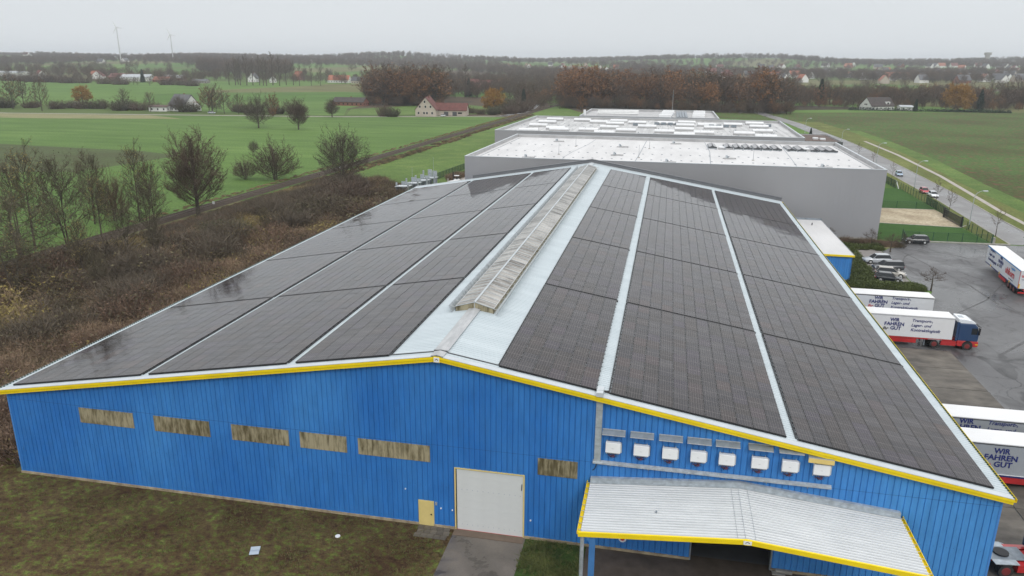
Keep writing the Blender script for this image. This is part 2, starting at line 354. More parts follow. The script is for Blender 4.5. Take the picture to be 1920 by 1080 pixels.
def text(body, size, m, parent, mtx, shear=0, bold=0, width=None, name='lettering', align='CENTER'):
    key = (body, size, shear, bold, width, align)
    if key not in _txt:
        c = bpy.data.curves.new('lettering', 'FONT'); c.body = body; c.size = size; c.shear = shear; c.offset = bold; c.extrude = .006
        c.align_x = align; c.align_y = 'CENTER'; c.resolution_u = 2; c.space_line = .92
        o = bpy.data.objects.new('tmp', c); me = bpy.data.meshes.new_from_object(o); bpy.data.objects.remove(o)
        if width:
            xs = [v.co.x for v in me.vertices]; k = width/(max(xs)-min(xs))
            for v in me.vertices: v.co.x *= k
        _txt[key] = me
    me = _txt[key].copy(); me.materials.clear(); me.materials.append(m)
    o = link(name, me, parent); o.matrix_local = mtx; return o
def facing(loc, direction):
    """matrix so that text local X runs along `direction` (in plan) and local Y is up"""
    x = Vector(direction).normalized(); y = Vector((0, 0, 1)); z = x.cross(y)
    return Matrix(((x.x, y.x, z.x, loc[0]), (x.y, y.y, z.y, loc[1]), (x.z, y.z, z.z, loc[2]), (0, 0, 0, 1)))

# ================================================================== GROUND
def polar_ground():
    rad = [0, 60, 130, 220, 330, 450, 560, 640] + list(np.geomspace(700, 11000, 62)); na = 240
    v = [(50, -47, 0)]; f = []
    for r_ in rad[1:]:
        for k in range(na):
            a = 2*math.pi*k/na; x = 50+r_*math.sin(a); y = -47+r_*math.cos(a); v.append((x, y, ter(x, y)))
    for k in range(na): f.append((0, 1+(k+1) % na, 1+k))
    for i in range(len(rad)-2):
        a, b = 1+i*na, 1+(i+1)*na
        for k in range(na): f.append((a+k, a+(k+1) % na, b+(k+1) % na, b+k))
    me = bpy.data.meshes.new('ground'); me.from_pydata(v, [], f); me.polygons.foreach_set('use_smooth', [True]*len(f))
    m, t, b = newmat('countryside')
    co = coords(t, 'world', (1, 1, 0), R(14)); vo = N(t, 'ShaderNodeTexVoronoi', distance='MANHATTAN'); vo.inputs['Scale'].default_value = .0042; t.links.new(co, vo.inputs['Vector'])
    wn = N(t, 'ShaderNodeSeparateColor'); t.links.new(vo.outputs['Color'], wn.inputs[0])
    c = ramp(t, wn.outputs[0], [(0, (.075, .14, .034)), (.34, (.10, .17, .045)), (.52, (.085, .12, .04)), (.66, (.13, .13, .06)), (.80, (.09, .16, .04)), (.9, (.085, .065, .045))])
    c.node.color_ramp.interpolation = 'CONSTANT'
    c = mixc(t, 1, c, ramp(t, noise(t, coords(t, 'world'), .02, 6), [(.3, (.8, .8, .8)), (.7, (1.15, 1.15, 1.15))]), 'MULTIPLY')
    t.links.new(c, b.inputs['Base Color']); b.inputs['Roughness'].default_value = 1; b.inputs['Specular IOR Level'].default_value = .1
    me.materials.append(m); tag(link('ground', me), kind='structure')
polar_ground()
Z1, Z2, Z3, Z4, Z5 = .02, .03, .04, .05, .06
sheet('field', [(-900, 60), (-57.6, 60), (-55, 150), (-50, 310), (-47, 425), (-144, 391.3), (-268, 370), (-356, 357), (-620, 330), (-900, 300)], Z1, M['fieldgreen'])
sheet('field', [(-900, -400), (-57.6, -400), (-57.6, 60), (-900, 60)], Z1, M['fieldgreen'])
sheet('field', [(-460, 300), (-216, 213), (-143, 206), (-121, 197), (-126, 152), (-185, 138), (-460, 120)], Z2, M['fielddark'])
sheet('field', [(-600, 396), (-440, 372), (-356, 358.5), (-262, 372), (-225, 352), (-300, 333), (-430, 318), (-600, 345)], Z2, M['tan'])
sheet('field', [(-620, 560), (-420, 585), (-190, 585), (-175, 470), (-150, 408), (-215, 404), (-470, 470), (-620, 500)], Z1, M['fieldgreen'])
sheet('field', [(-172, 470), (-120, 560), (-75, 520), (-60, 452), (-80, 440), (-150, 412)], Z2, M['fieldgreen2'])
sheet('lane', [(-700, 385), (-356, 360.5), (-268, 374), (-144, 394), (-56, 427), (-50, 433), (-146, 398), (-268, 378), (-356, 364), (-700, 389)], Z3, M['path'])
sheet('lane', [(-56, 427), (-49, 433), (-43.5, 470), (-46, 520), (-52, 575), (-58, 575), (-53, 520), (-50, 470)], Z3+.004, M['road'])
sheet('field', [(134.5, -400), (134.5, 113), (136, 150), (138, 196), (142.6, 255), (145, 318), (144.6, 382), (140, 440), (60, 460), (72, 505), (330, 600), (900, 760), (1400, 300), (1400, -400)], Z1, M['crop'])
sheet('field', [(-24, 150), (-7, 150), (-5, 190), (-4, 470), (-34, 560), (-37, 540), (-41, 380), (-44.5, 250), (-48.5, 160)], Z2, M['fieldgreen2'])
sheet('verge', [(122, 113), (134.6, 113), (136, 150), (138, 196), (142.6, 255), (145, 318), (144.6, 382), (140, 440), (120, 440), (125, 330), (127, 226), (124, 160)], Z2, M['verge'])
# thicket floor beside the tracks, mossy ground in front
sheet('thicket_floor', [(-58, -60), (-1, -60), (-1, 112), (-8, 125), (-14, 150), (-47, 160), (-50, 60)], Z2, M['dirt'])
sheet('grassland', [(-60, -90), (38.2, -90), (38.2, .05), (-.6, .05), (-8, 6), (-60, 0)], Z3, M['moss'])
sheet('grassland', [(43.3, -90), (47.9, -90), (47.9, .05), (43.3, .05)], Z3, M['mossg'])
# a worn earth track round the left corner
sheet('earth_track', [(-14, -14), (-9, -9), (-2.6, 4), (-1.2, 30), (-3, 30), (-5.5, 6), (-13, -6), (-30, -16), (-30, -22)], Z4, M['dirt'])
sheet('driveway', [(38.05, -90), (43.5, -90), (43.4, 0.0), (38.0, 0.0)], Z4, M['drive'])
struct('driveway_threshold', MB().box(38.0, 43.3, -.75, -.02, .03, .09), mat('threshold', (.13, .095, .07), .8, var=.15, vscale=1))
sheet('canopy_floor', [(47.9, -90), (73.5, -90), (73.5, .5), (47.9, .5)], Z4, M['undercanopy'])
# yard
sheet('yard', [(73.6, -90), (140, -90), (134.6, 80), (129.5, 113), (118.8, 112.2), (98.5, 111), (96.2, 106.5), (92.7, 101.2), (91.8, 78), (93.5, 75), (87.9, 62), (87.9, 52), (87.6, 48), (73.6, 48)], Z3, M['asphalt'])
sheet('yard', [(73.6, 48), (87.6, 48), (87.9, 52), (87.9, 74), (73.6, 74)], Z3+.004, M['asphalt'])
sheet('parking_bay', [(85.9, 77.8), (91.6, 77.8), (92.6, 101.6), (87.2, 101.6)], Z4, mat('bay_paving', (.20, .185, .175), .85, var=.1, vscale=.8, kind='world'))
sheet('planting_bed', [(73.9, 74), (92.2, 74), (92.6, 76.6), (86, 77.5), (87.1, 102), (94, 103.6), (98, 106.5), (98, 111), (74, 111)], Z3, M['dirt'])
sheet('planting_bed', [(83, 103), (94, 103.6), (97.8, 106.2), (97.8, 108.6), (83, 108)], Z4, M['tan'])
sheet('road', [(118.9, 113), (126.2, 113), (127.4, 144), (129.3, 171), (131, 226), (132.6, 289), (132, 330), (128, 420), (118, 520), (110, 520), (120, 420), (123.5, 330), (122.9, 250), (122.3, 218), (121.2, 162), (119.7, 132)], Z4, M['road'])
sheet('footpath', [(129.3, 113), (130.4, 113), (131.1, 133), (132, 152), (133.3, 165), (137.5, 212), (140.3, 271), (140.4, 324), (139.0, 324), (138.9, 271), (136.2, 212), (132.0, 165), (130.8, 152), (129.9, 133)], Z4, M['path'])
sheet('lawn', [(94.3, 111.6), (115.4, 112.9), (115.0, 128.3), (94.3, 129.9)], Z4, M['lawn'])
sheet('sand_pad', [(94.3, 129.9), (115.0, 128.3), (117.2, 131), (116.3, 149.2), (94.3, 147.9)], Z4+.004, M['pad'])
sheet('lawn', [(94.3, 147.9), (116.3, 149.2), (117.0, 182), (94.3, 182)], Z4, M['lawn'])
sheet('verge', [(115.8, 112.5), (118.8, 113), (119.7, 132), (121.2, 162), (122.3, 218), (117.5, 200), (117, 150), (115.6, 128)], Z4+.008, M['verge'])
sheet('pavement', [(-10.5, 150), (-4, 150), (-4, 111), (9, 111), (9, 166), (-3, 185), (-9.5, 185)], Z3, M['path'])
def kerb(pts, wdt=.25, h=.13, m='concrete', name='kerb'):
    mb = MB()
    for (x0, y0), (x1, y1) in zip(pts, pts[1:]):
        d = Vector((x1-x0, y1-y0, 0)); n = Vector((-d.y, d.x, 0)).normalized()*wdt/2
        a = Vector((x0, y0, 0)); b = Vector((x1, y1, 0)); P = [a-n, b-n, b+n, a+n]
        k = len(mb.v); mb.v += [(p.x, p.y, .01) for p in P]+[(p.x, p.y, h) for p in P]
        for q in ((4, 5, 6, 7), (0, 1, 5, 4), (1, 2, 6, 5), (2, 3, 7, 6), (3, 0, 4, 7)): mb.f.append(tuple(k+i for i in q)); mb.m.append(0)
    return struct(name, mb, M[m])
kerb([(99.0, 111.6), (115.6, 112.4), (118.7, 112.6)], .45, .2)
kerb([(118.9, 113), (119.8, 132), (121.3, 162), (122.4, 218), (123, 250)])
kerb([(126.2, 113), (127.4, 144), (129.3, 171), (131, 226), (132.6, 289), (132, 330)])
kerb([(85.9, 77.6), (87.1, 101.8), (93, 101.8)], .18)
kerb([(94.5, 129.8), (115.0, 128.2), (117.0, 130.9)], .3, .1)
kerb([(94.5, 148.1), (116.2, 149.3)], .3, .1)
sheet('island', [(88.3, 52.2), (89.3, 52.0), (90.2, 56.2), (88.7, 60.0), (88.3, 60)], Z4+.008, M['tan'])
kerb([(88.2, 52.0), (89.4, 51.8), (90.3, 56.2), (88.8, 60.3)], .16)
def strip_mark(pts, wdt, name='tyre_mark'):
    mb = MB()
    for (x0, y0), (x1, y1) in zip(pts, pts[1:]):
        d = Vector((x1-x0, y1-y0, 0)).normalized(); n = Vector((-d.y, d.x, 0))*wdt/2; mb.poly([(x0-n.x, y0-n.y, Z3+.008), (x1-n.x, y1-n.y, Z3+.008), (x1+n.x, y1+n.y, Z3+.008), (x0+n.x, y0+n.y, Z3+.008)])
    struct(name, mb, M['tyremark'])
M['tyremark'] = mat('tyre_mark', (.045, .044, .045), .6, c2=(.085, .084, .086), vscale=.6, kind='world')
for ox, rd in ((0, 0), (1.9, .0), (5.5, 3)):
    strip_mark([(96+ox+14*math.cos(a_)*.55+ (0), 90+rd*-.5+(17-rd)*math.sin(a_)) for a_ in [1.9+.12*k-.0*ox for k in range(-9, 14)]], .28)
strip_mark([(95.5, 105), (97, 98), (98.4, 90), (100.5, 80), (101, 70)], .3); strip_mark([(91.5, 62), (95, 66), (100, 72), (106, 82)], .22); strip_mark([(93, 48), (99, 55), (107, 63), (118, 71)], .35, 'tar_seam'); strip_mark([(96, 40), (101, 50), (103, 62), (101.5, 74)], .2, 'tar_seam')
# concrete apron of single slabs in front of the docks
ap = MB().box(0, 6.66, 0, 5.9, 0, .075).mesh('slab', M['slab'])
apron = tag(empty('apron', (73.9, -30, 0)), kind='structure')
for i in range(2):
    for j in range(13): link('slab', ap, apron, (i*6.76+.05, j*6+.05, .003*random.random()))
# four rows of paving flags by the side door
fl = MB().box(0, .47, 0, .47, 0, .055).mesh('paving_flag', mat('flag', (.11, .095, .075), .9, var=.2, vscale=2, rnd=.2))
dp = tag(empty('doorstep_paving', (35.2, -1.52, 0)), kind='structure')
for i in range(5):
    for j in range(3): link('paving_flag', fl, dp, (i*.5+(.1 if j % 2 else 0), j*.5, .02+.012*random.random()), (0, 0, random.uniform(-.02, .02)))
# railway
def along(y): return -57.6+(y-20)*.0362 if y > 20 else -57.6+(y-20)*.02
ys = list(range(-60, 100, 20))+list(range(100, 620, 40))
bal = MB()
for a, b in zip(ys, ys[1:]):
    xa, xb = along(a), along(b)
    for o0, z0, o1, z1 in ((-2.5, .02, -1.6, .34), (-1.6, .34, 1.6, .34), (1.6, .34, 2.7, .02)):
        bal.poly([(xa+o0, a, z0), (xa+o1, a, z1), (xb+o1, b, z1), (xb+o0, b, z0)])
struct('railway_ballast', bal, M['ballast'])
rl = empty('railway_track', (along(100), 100, .36), 0, 'single railway track running past the thicket towards the village', 'railway track')
for s in (-.75, .75):
    mb = MB()
    for a, b in zip(ys, ys[1:]):
        xa, xb = along(a)-along(100)+s, along(b)-along(100)+s
        mb.poly([(xa-.05, a-100, .2), (xa+.05, a-100, .2), (xb+.05, b-100, .2), (xb-.05, b-100, .2)])
        mb.poly([(xa+.05, a-100, .2), (xa+.05, a-100, 0), (xb+.05, b-100, 0), (xb+.05, b-100, .2)])
        mb.poly([(xa-.05, a-100, 0), (xa-.05, a-100, .2), (xb-.05, b-100, .2), (xb-.05, b-100, 0)])
    mb.build('rail', M['rail'], rl)
mb = MB()
for k in range(1000):
    y = -50+k*.65; x = along(y)-along(100); mb.box(x-1.25, x+1.25, y-100-.12, y-100+.12, -.03, .03)
mb.build('sleepers', M['sleeper'], rl, kind='stuff')
for (x, y) in ((-53.2, 112), (-50.5, 178)):
    t_ = empty('kilometre_post', (x, y, .1), 0, 'small white marker post beside the track %s' % ('behind the big bare tree' if y < 150 else 'further along towards the farmhouse'), 'marker post')
    MB().box(-.08, .08, -.08, .08, 0, .5).build('post', M['concrete'], t_); MB().box(-.28, .28, -.05, .05, .5, 1.1).build('plate', M['white'], t_)

# ================================================================== BLUE HALL
hall = empty('warehouse', (0, 0, 0), 0, 'long blue corrugated hall with yellow verge trim and a roof full of solar arrays', 'warehouse')
def roofz(x, o=0): return HE+SL*min(x, W-x)+o
def rib_profile(a, b, pitch, wd, dep, extra=()):
    """breakpoints (pos, offset) of a trapezoidal sheet"""
    o = []; k = a; r = .022
    while k < b-1e-6:
        for q, d in ((k, 0), (k+wd, 0), (k+wd+r, dep), (min(k+pitch-r, b), dep)):
            if q <= b: o.append((q, d))
        k += pitch
    o.append((b, 0))
    def off(x):
        for (p, d), (q, e2) in zip(o, o[1:]):
            if p <= x <= q: return d+(e2-d)*((x-p)/(q-p) if q > p else 0)
        return 0
    for x in extra: o.append((x, off(x)))
    return sorted(o)
opens = [(55.25, 60.6, 0, 4.3), (38.1, 43.2, 0, 5.2), (35.2, 36.38, 0, 2.15)]
ex = [v for o_ in opens for v in (o_[0], o_[1])]
prof = rib_profile(0, W, .40, .325, .050, ex)
mb = MB()
for (x0, d0), (x1, d1) in zip(prof, prof[1:]):
    if x1-x0 < 1e-5: continue
    zb = .22; mid = (x0+x1)/2
    for o_ in opens:
        if o_[0] < mid < o_[1]: zb = o_[3]
    mb.poly([(x0, d0, zb), (x1, d1, zb), (x1, d1, roofz(x1, .05)), (x0, d0, roofz(x0, .05))])
mb.build('front_wall', M['blue'], hall)
mb = MB(); pr_ = rib_profile(0, D, .352, .225, .042)
for xw, sgn in ((0, 1), (W, -1)):
    for (y0, d0), (y1, d1) in zip(pr_, pr_[1:]):
        if y1-y0 < 1e-5: continue
        mb.poly([(xw+sgn*d0, y0, .22), (xw+sgn*d1, y1, .22), (xw+sgn*d1, y1, HE+.1), (xw+sgn*d0, y0, HE+.1)])
mb.poly([(0, D, 0), (W, D, 0), (W, D, HE), (W/2, D, HR), (0, D, HE)])
mb.build('side_wall', M['blue'], hall)
# inner dark box behind the opening
mb = MB(); mb.poly([(54.5, 9, 0), (61.5, 9, 0), (61.5, 9, 5), (54.5, 9, 5)]); mb.poly([(55.25, .05, 0), (54.5, 9, 0), (54.5, 9, 5), (55.25, .05, 4.3)])
mb.poly([(60.6, .05, 0), (61.5, 9, 0), (61.5, 9, 5), (60.6, .05, 4.3)]); mb.poly([(55.25, .05, 4.3), (60.6, .05, 4.3), (61.5, 9, 5), (54.5, 9, 5)]); mb.poly([(54.5, .5, .055), (61.5, .5, .055), (61.5, 9, .055), (54.5, 9, .055)])
mb.build('gateway', M['darkgrey'], hall)
mb = MB(); mb.box(55.15, 55.25, -.03, .2, 0, 4.4); mb.box(60.6, 60.7, -.03, .2, 0, 4.4); mb.box(55.15, 60.7, -.035, .2, 4.31, 4.42); mb.build('gateway_frame', M['galvd'], hall)
mb = MB().box(61.0, 62.1, -.25, -.02, .05, .28).box(60.75, 61.6, -.5, -.1, .05, .14); mb.build('gateway_step', M['concrete'], hall)
mb = MB()
for a, b in ((0, 35.2), (36.38, 38.05), (43.25, 55.15), (60.7, W)): mb.box(a-(.08 if a == 0 else 0), b, -.07, .06, 0, .24)
mb.build('plinth', M['plinth'], hall)
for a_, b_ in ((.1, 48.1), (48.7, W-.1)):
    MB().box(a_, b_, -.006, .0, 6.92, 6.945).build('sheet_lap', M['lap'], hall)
mb = MB()
for k in range(184): mb.box(.16+k*.4, .19+k*.4, -.012, 0, 3.5, 3.53); mb.box(.16+k*.4, .19+k*.4, -.012, 0, .55, .58)
mb.build('screws', M['lap'], hall, kind='stuff')
# corner and verge trims
cb = mat('corner_blue', (.06, .22, .55), .45); MB().box(-.03, .1, -.03, .1, .2, HE).build('corner_trim', cb, hall); MB().box(W-.1, W+.03, -.03, .1, .2, HE).build('corner_trim', cb, hall)
def rake(mb, x0, x1, ya, yb, za, zb, mi=0):
    pa = [(ya, roofz(x0, za)), (yb, roofz(x0, za)), (yb, roofz(x0, zb)), (ya, roofz(x0, zb))]; pb = [(ya, roofz(x1, za)), (yb, roofz(x1, za)), (yb, roofz(x1, zb)), (ya, roofz(x1, zb))]
    k = len(mb.v); mb.v += [(x0, *p) for p in pa]+[(x1, *p) for p in pb]
    for q in ((0, 1, 2, 3), (7, 6, 5, 4), (0, 4, 5, 1), (1, 5, 6, 2), (2, 6, 7, 3), (3, 7, 4, 0)): mb.f.append(tuple(k+i for i in q)); mb.m.append(mi)
for x0, x1 in ((-.42, W/2-.2), (W/2+.2, W+.42)):
    mb = MB(); rake(mb, x0, x1, -.40, -.02, -.02, .19); rake(mb, x0, x1, -.47, -.03, .19, .36); mb.build('fascia', M['yellow'], hall)
mb = MB(); mb.box(W/2-.24, W/2+.24, -.50, -.02, HR-.06, HR+.36); mb.build('gable_cap', M['yellow'], hall)
mb = MB().box(W/2-.2, W/2+.2, -.53, -.505, HR-.03, HR+.32); bd = mb.build('badge', M['white'], hall)
MB().poly([(W/2-.12, -.535, HR+.08), (W/2, -.535, HR+.18), (W/2+.12, -.535, HR+.08), (W/2+.12, -.535, HR+.14), (W/2, -.535, HR+.25), (W/2-.12, -.535, HR+.14)]).build('emblem', M['darkgrey'], bd)
# roof sheets: ribs run down the slope
pr_ = rib_profile(-.42, D, .333, .26, -.055)
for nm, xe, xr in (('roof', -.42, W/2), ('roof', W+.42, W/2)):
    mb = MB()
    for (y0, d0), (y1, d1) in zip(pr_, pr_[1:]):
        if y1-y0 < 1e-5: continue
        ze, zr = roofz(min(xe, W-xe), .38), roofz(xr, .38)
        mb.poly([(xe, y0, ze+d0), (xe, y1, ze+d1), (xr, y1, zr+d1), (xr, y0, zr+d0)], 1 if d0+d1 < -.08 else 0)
    mb.build(nm, [M['roofsheet'], M['roofshade']], hall)
for q_ in ((-.42, W/2-.4, -.45, .12, .375, .41), (W/2+.4, W+.42, -.45, .12, .375, .41), (-.42, W/2, D-.55, D+.1, .38, .46), (W/2, W+.42, D-.55, D+.1, .38, .46)):
    mb = MB(); rake(mb, *q_); mb.build('verge_flashing', M['flash'], hall)
for x, s in ((-.42, -1), (W+.42, 1)):
    g = MB(); g.prism([(x, HE+.10), (x+s*.16, HE+.10), (x+s*.16, HE+.34), (x+s*.14, HE+.34), (x+s*.14, HE+.12), (x, HE+.12)], 'y', -.42, D); g.build('gutter', M['yellow'] if s > 0 else M['flash'], hall)
mb = MB()
for k in range(350):
    y = -.3+k*.3; mb.box(W+.40, W+.50, y, y+.07, HE+.30, HE+.385); mb.box(-.50, -.40, y, y+.07, HE+.30, HE+.385)
mb.build('gutter_brackets', M['green'], hall, kind='stuff')
# dark drain line just behind the yellow front between the arrays
mb = MB(); rake(mb, 33.2, W/2-.5, .50, .57, .39, .45); rake(mb, W/2+.5, 41.3, .50, .57, .39, .45); mb.box(W/2-.5, W/2+.5, .50, .57, HR+.38, HR+.47); mb.build('lightning_strip', M['darkgrey'], hall)
# ridge light strip between front edge and skylight
mb = MB(); mb.prism([(W/2-.45, HR+.36), (W/2, HR+.45), (W/2+.45, HR+.36), (W/2+.45, HR+.40), (W/2, HR+.49), (W/2-.45, HR+.40)], 'y', -.44, .45)
mb.build('ridge_cap', M['grpridge'], hall)
mb = MB(); mb.prism([(W/2-.5, HR+.37), (W/2, HR+.46), (W/2+.5, HR+.37), (W/2+.5, HR+.41), (W/2, HR+.50), (W/2-.5, HR+.41)], 'y', .62, 10.3)
mb.build('ridge_light', M['grpridge'], hall)
mb = MB(); mb.prism([(W/2-.5, HR+.37), (W/2, HR+.46), (W/2+.5, HR+.37), (W/2+.5, HR+.41), (W/2, HR+.50), (W/2-.5, HR+.41)], 'y', 99.0, D+.1); mb.build('ridge_cap', M['flash'], hall)
# ---- ridge skylight (part) with panes (sub-parts)
SY0, SY1, SHW = 10.2, 99.0, 1.6
zb, za = HR+.52, HR+.98
sk = MB(); sk.box(W/2-SHW-.05, W/2+SHW+.05, SY0, SY0+.05, HR-.05, zb-.04); sk.box(W/2-SHW-.05, W/2-SHW, SY0, SY1, HR-.1, zb-.02); sk.box(W/2+SHW, W/2+SHW+.05, SY0, SY1, HR-.1, zb-.02)
sk.prism([(W/2-SHW, zb-.03), (W/2+SHW, zb-.03), (W/2, za-.04)], 'y', SY0+.03, SY0+.06); sk.prism([(W/2-SHW, zb-.03), (W/2+SHW, zb-.03), (W/2, za-.04)], 'y', SY1-.06, SY1)
sky_o = sk.build('skylight', M['grpwin'], hall)
npn = 80; pl = (SY1-SY0)/npn
sides = []
for s in (-1, 1):
    mb = MB(); n = 4
    mb.poly([(0, .02, za-zb), (s*SHW, .02, 0), (s*SHW, pl-.02, 0), (0, pl-.02, za-zb)])
    for k in range(1, 4): mb.box(0, .001, 0, .001, 0, .001) if False else None
    mb.poly([(0, .02, za-zb-.02), (s*SHW, .02, -.02), (s*SHW, .02, 0), (0, .02, za-zb)]); mb.poly([(s*SHW, .02, -.02), (s*SHW, pl-.02, -.02), (s*SHW, pl-.02, 0), (s*SHW, .02, 0)])
    sides.append(mb.mesh('pane', M['grp']))
for k in range(npn):
    for me in sides: link('pane', me, sky_o, (W/2, SY0+k*pl, zb))
mb = MB()
for k in range(npn+1):
    y = SY0+k*pl
    for s in (-1, 1): mb.prism([(y-.02, 0), (y+.02, 0), (y+.02, .05), (y-.02, .05)], 'x', 0, 0) if False else None
    for s in (-1, 1):
        a, b = (W/2, za), (W/2+s*SHW, zb); q = len(mb.v)
        mb.v += [(a[0], y-.022, a[1]), (a[0], y+.022, a[1]), (b[0], y+.022, b[1]), (b[0], y-.022, b[1]), (a[0], y-.022, a[1]+.045), (a[0], y+.022, a[1]+.045), (b[0], y+.022, b[1]+.045), (b[0], y-.022, b[1]+.045)]
        for f_ in ((4, 5, 6, 7), (0, 4, 7, 3), (1, 2, 6, 5), (3, 7, 6, 2)): mb.f.append(tuple(q+i for i in f_)); mb.m.append(0)
mb.build('glazing_bars', M['flash'], sky_o, kind='stuff')
mb = MB(); mb.prism([(W/2-.10, za+.03), (W/2, za+.07), (W/2+.10, za+.03), (W/2, za+.12)], 'y', SY0-.05, SY1+.05); mb.tube((W/2, SY0-.02, zb-.3), (W/2, SY0-.02, za), .03); mb.build('ridge_bar', M['flash'], sky_o)
for s in (-1, 1):
    mb = MB(); x0 = W/2+s*(SHW+.22)
    mb.prism([(x0, roofz(x0, .36)), (x0+s*.30, HR+.66), (x0+s*.33, HR+.66), (x0+s*.06, roofz(x0, .36))][::s], 'y', SY0-.35, SY1+.2)
    mb.build('wind_deflector', M['alu'] if s > 0 else M['galv'], sky_o)
    mb = MB()
    for k in range(60): y = SY0+k*1.5; mb.tube((W/2+s*(SHW+.03), y, zb-.05), (x0+s*.25, y, HR+.55), .02, n=4)
    mb.tube((W/2+s*(SHW+.02), SY0, zb), (W/2+s*(SHW+.02), SY1, zb), .035, n=5); mb.build('bracket', M['alu'], sky_o)
# ---- windows (weathered translucent strips)
for x0, x1 in ((6.68, 11.62), (13.45, 18.33), (20.2, 25.0), (25.9, 29.7), (30.6, 36.2), (44.2, 47.05)):
    mb = MB(); pp = rib_profile(x0, x1, .40, .325, .035)
    for (a, d0), (b, d1) in zip(pp, pp[1:]):
        if b-a > 1e-5: mb.poly([(a, -.045+d0, 5.5), (b, -.045+d1, 5.5), (b, -.045+d1, 6.78), (a, -.045+d0, 6.78)])
    mb.box(x0, x1, -.05, .03, 6.775, 6.80); mb.box(x0, x1, -.045, .03, 5.48, 5.5); mb.build('window', M['grpwin'], hall)
# ---- big sectional door
fr = MB(); fr.box(38.02, 38.12, -.05, .12, 0, 5.24); fr.box(43.18, 43.28, -.05, .12, 0, 5.24); fr.box(38.02, 43.28, -.055, .12, 5.2, 5.28); dr = fr.build('sectional_door', M['cream'], hall)
MB().box(38.12, 38.19, .0, .1, .08, 5.2).build('side_gap', M['black'], dr)
sec = MB().box(38.19, 43.18, .01, .07, 0, .635).mesh('door_panel', M['doorwhite'])
for k in range(8): link('door_panel', sec, dr, (0, .004*(k % 2), .09+k*.6395))
MB().box(38.12, 43.18, -.02, .1, .05, .10).build('sill', M['red'], dr)
MB().tube((43.05, -.02, 4.0), (43.08, -.02, 4.5), .03).build('handle', M['darkgrey'], dr)
mb = MB().box(35.18, 36.40, -.035, .03, .03, 2.2); do_ = mb.build('door', M['cream'], hall); MB().box(35.26, 36.32, -.05, -.036, .1, 2.12).build('leaf', M['cream'], do_); MB().box(36.16, 36.24, -.09, -.051, 1.02, 1.12).box(36.1, 36.24, -.11, -.09, 1.07, 1.1).build('handle', M['black'], do_)
for x, z, sx, sz in ((36.58, 2.05, .07, .12), (36.95, 1.7, .05, .04), (37.83, 1.65, .04, .04), (34.2, 3.0, .04, .04), (43.75, 1.62, .05, .04)):
    tag(MB().box(x-sx, x+sx, -.08, 0, z-sz, z+sz).build('wall_fitting', M['white' if sx < .06 else 'alu']), 'tiny %s on the blue wall %s' % ('junction box' if sx < .06 else 'letter box', {36.58: 'just right of the yellow side door', 36.95: 'between the side door and the white gate', 37.83: 'by the left jamb of the gate', 34.2: 'above and left of the yellow side door', 43.75: 'right of the white gate'}[x]), 'wall fitting')
# rear fire wall
mb = MB(); q = len(mb.v)
for y in (D+.15, D+.6):
    mb.v += [(12, y, 0), (W+.4, y, 0), (W+.4, y, roofz(0, 1.05)), (W/2, y, HR+1.1), (12, y, roofz(12, 1.0))]
mb.f += [(0, 1, 2, 3, 4), (9, 8, 7, 6, 5)]+[(i, i+5, (i+1) % 5+5, (i+1) % 5) for i in range(5)]; mb.m += [0]*7
fwall = mb.build('fire_wall', M['greydark'], hall)
mb = MB(); rake(mb, 12, W/2, D+.05, D+.75, 1.04, 1.12); rake(mb, W/2, W+.5, D+.05, D+.75, 1.04, 1.12); mb.build('coping', M['greydark'], hall)

# ================================================================== SOLAR ARRAYS
ang = math.atan(SL); cosA = math.cos(ang)
cols = [('L', 33.2, 25.9, 6, 'inner column'), ('L', 25.1, 13.3, 11, 'middle column'), ('L', 12.55, .45, 11, 'column at left eave'),
        ('R', 41.3, 48.1, 6, 'inner column'), ('R', 49.05, 60.7, 11, 'middle column'), ('R', 61.45, 73.5, 11, 'column at right eave')]
rows = [.35, 20.95, 41.25, 61.6, 82.15, 102.4]
rown = ['nearest the front gable', 'second row from the gable', 'third row from the gable', 'second row from grey hall', 'row nearest grey hall']
def panel_mesh(pw, pl_, n0=0, n1=1, m0=0, m1=1, jit=False):
    v = []; f = []; uvs = []
    for i in range(n0, n1):
        for j in range(m0, m1):
            x0, x1, y0, y1 = i*pw+.02, (i+1)*pw-.02, j*pl_+.016, (j+1)*pl_-.016
            t1, t2 = (random.gauss(0, .0035), random.gauss(0, .003)) if jit else (0, 0)
            b = len(v); v += [(x0, y0, 0), (x1, y0, 0), (x1, y1, 0), (x0, y1, 0), (x0, y0, .035-t1-t2), (x1, y0, .035+t1-t2), (x1, y1, .035+t1+t2), (x0, y1, .035-t1+t2)]
            fs = [(4, 5, 6, 7), (0, 1, 5, 4), (1, 2, 6, 5), (2, 3, 7, 6), (3, 0, 4, 7)]; f += [tuple(b+k for k in q) for q in fs]
            uvs += [(i, j), (i+1, j), (i+1, j+1), (i, j+1)]+[(i+.001, j+.001)]*16
    me = bpy.data.meshes.new('solar_panel'); me.from_pydata(v, [], f); l = me.uv_layers.new(name='UVMap'); l.data.foreach_set('uv', [c for p in uvs for c in (p[0]+.0, p[1]+.0)])
    me.materials.append(M['solar']); me.update(); return me
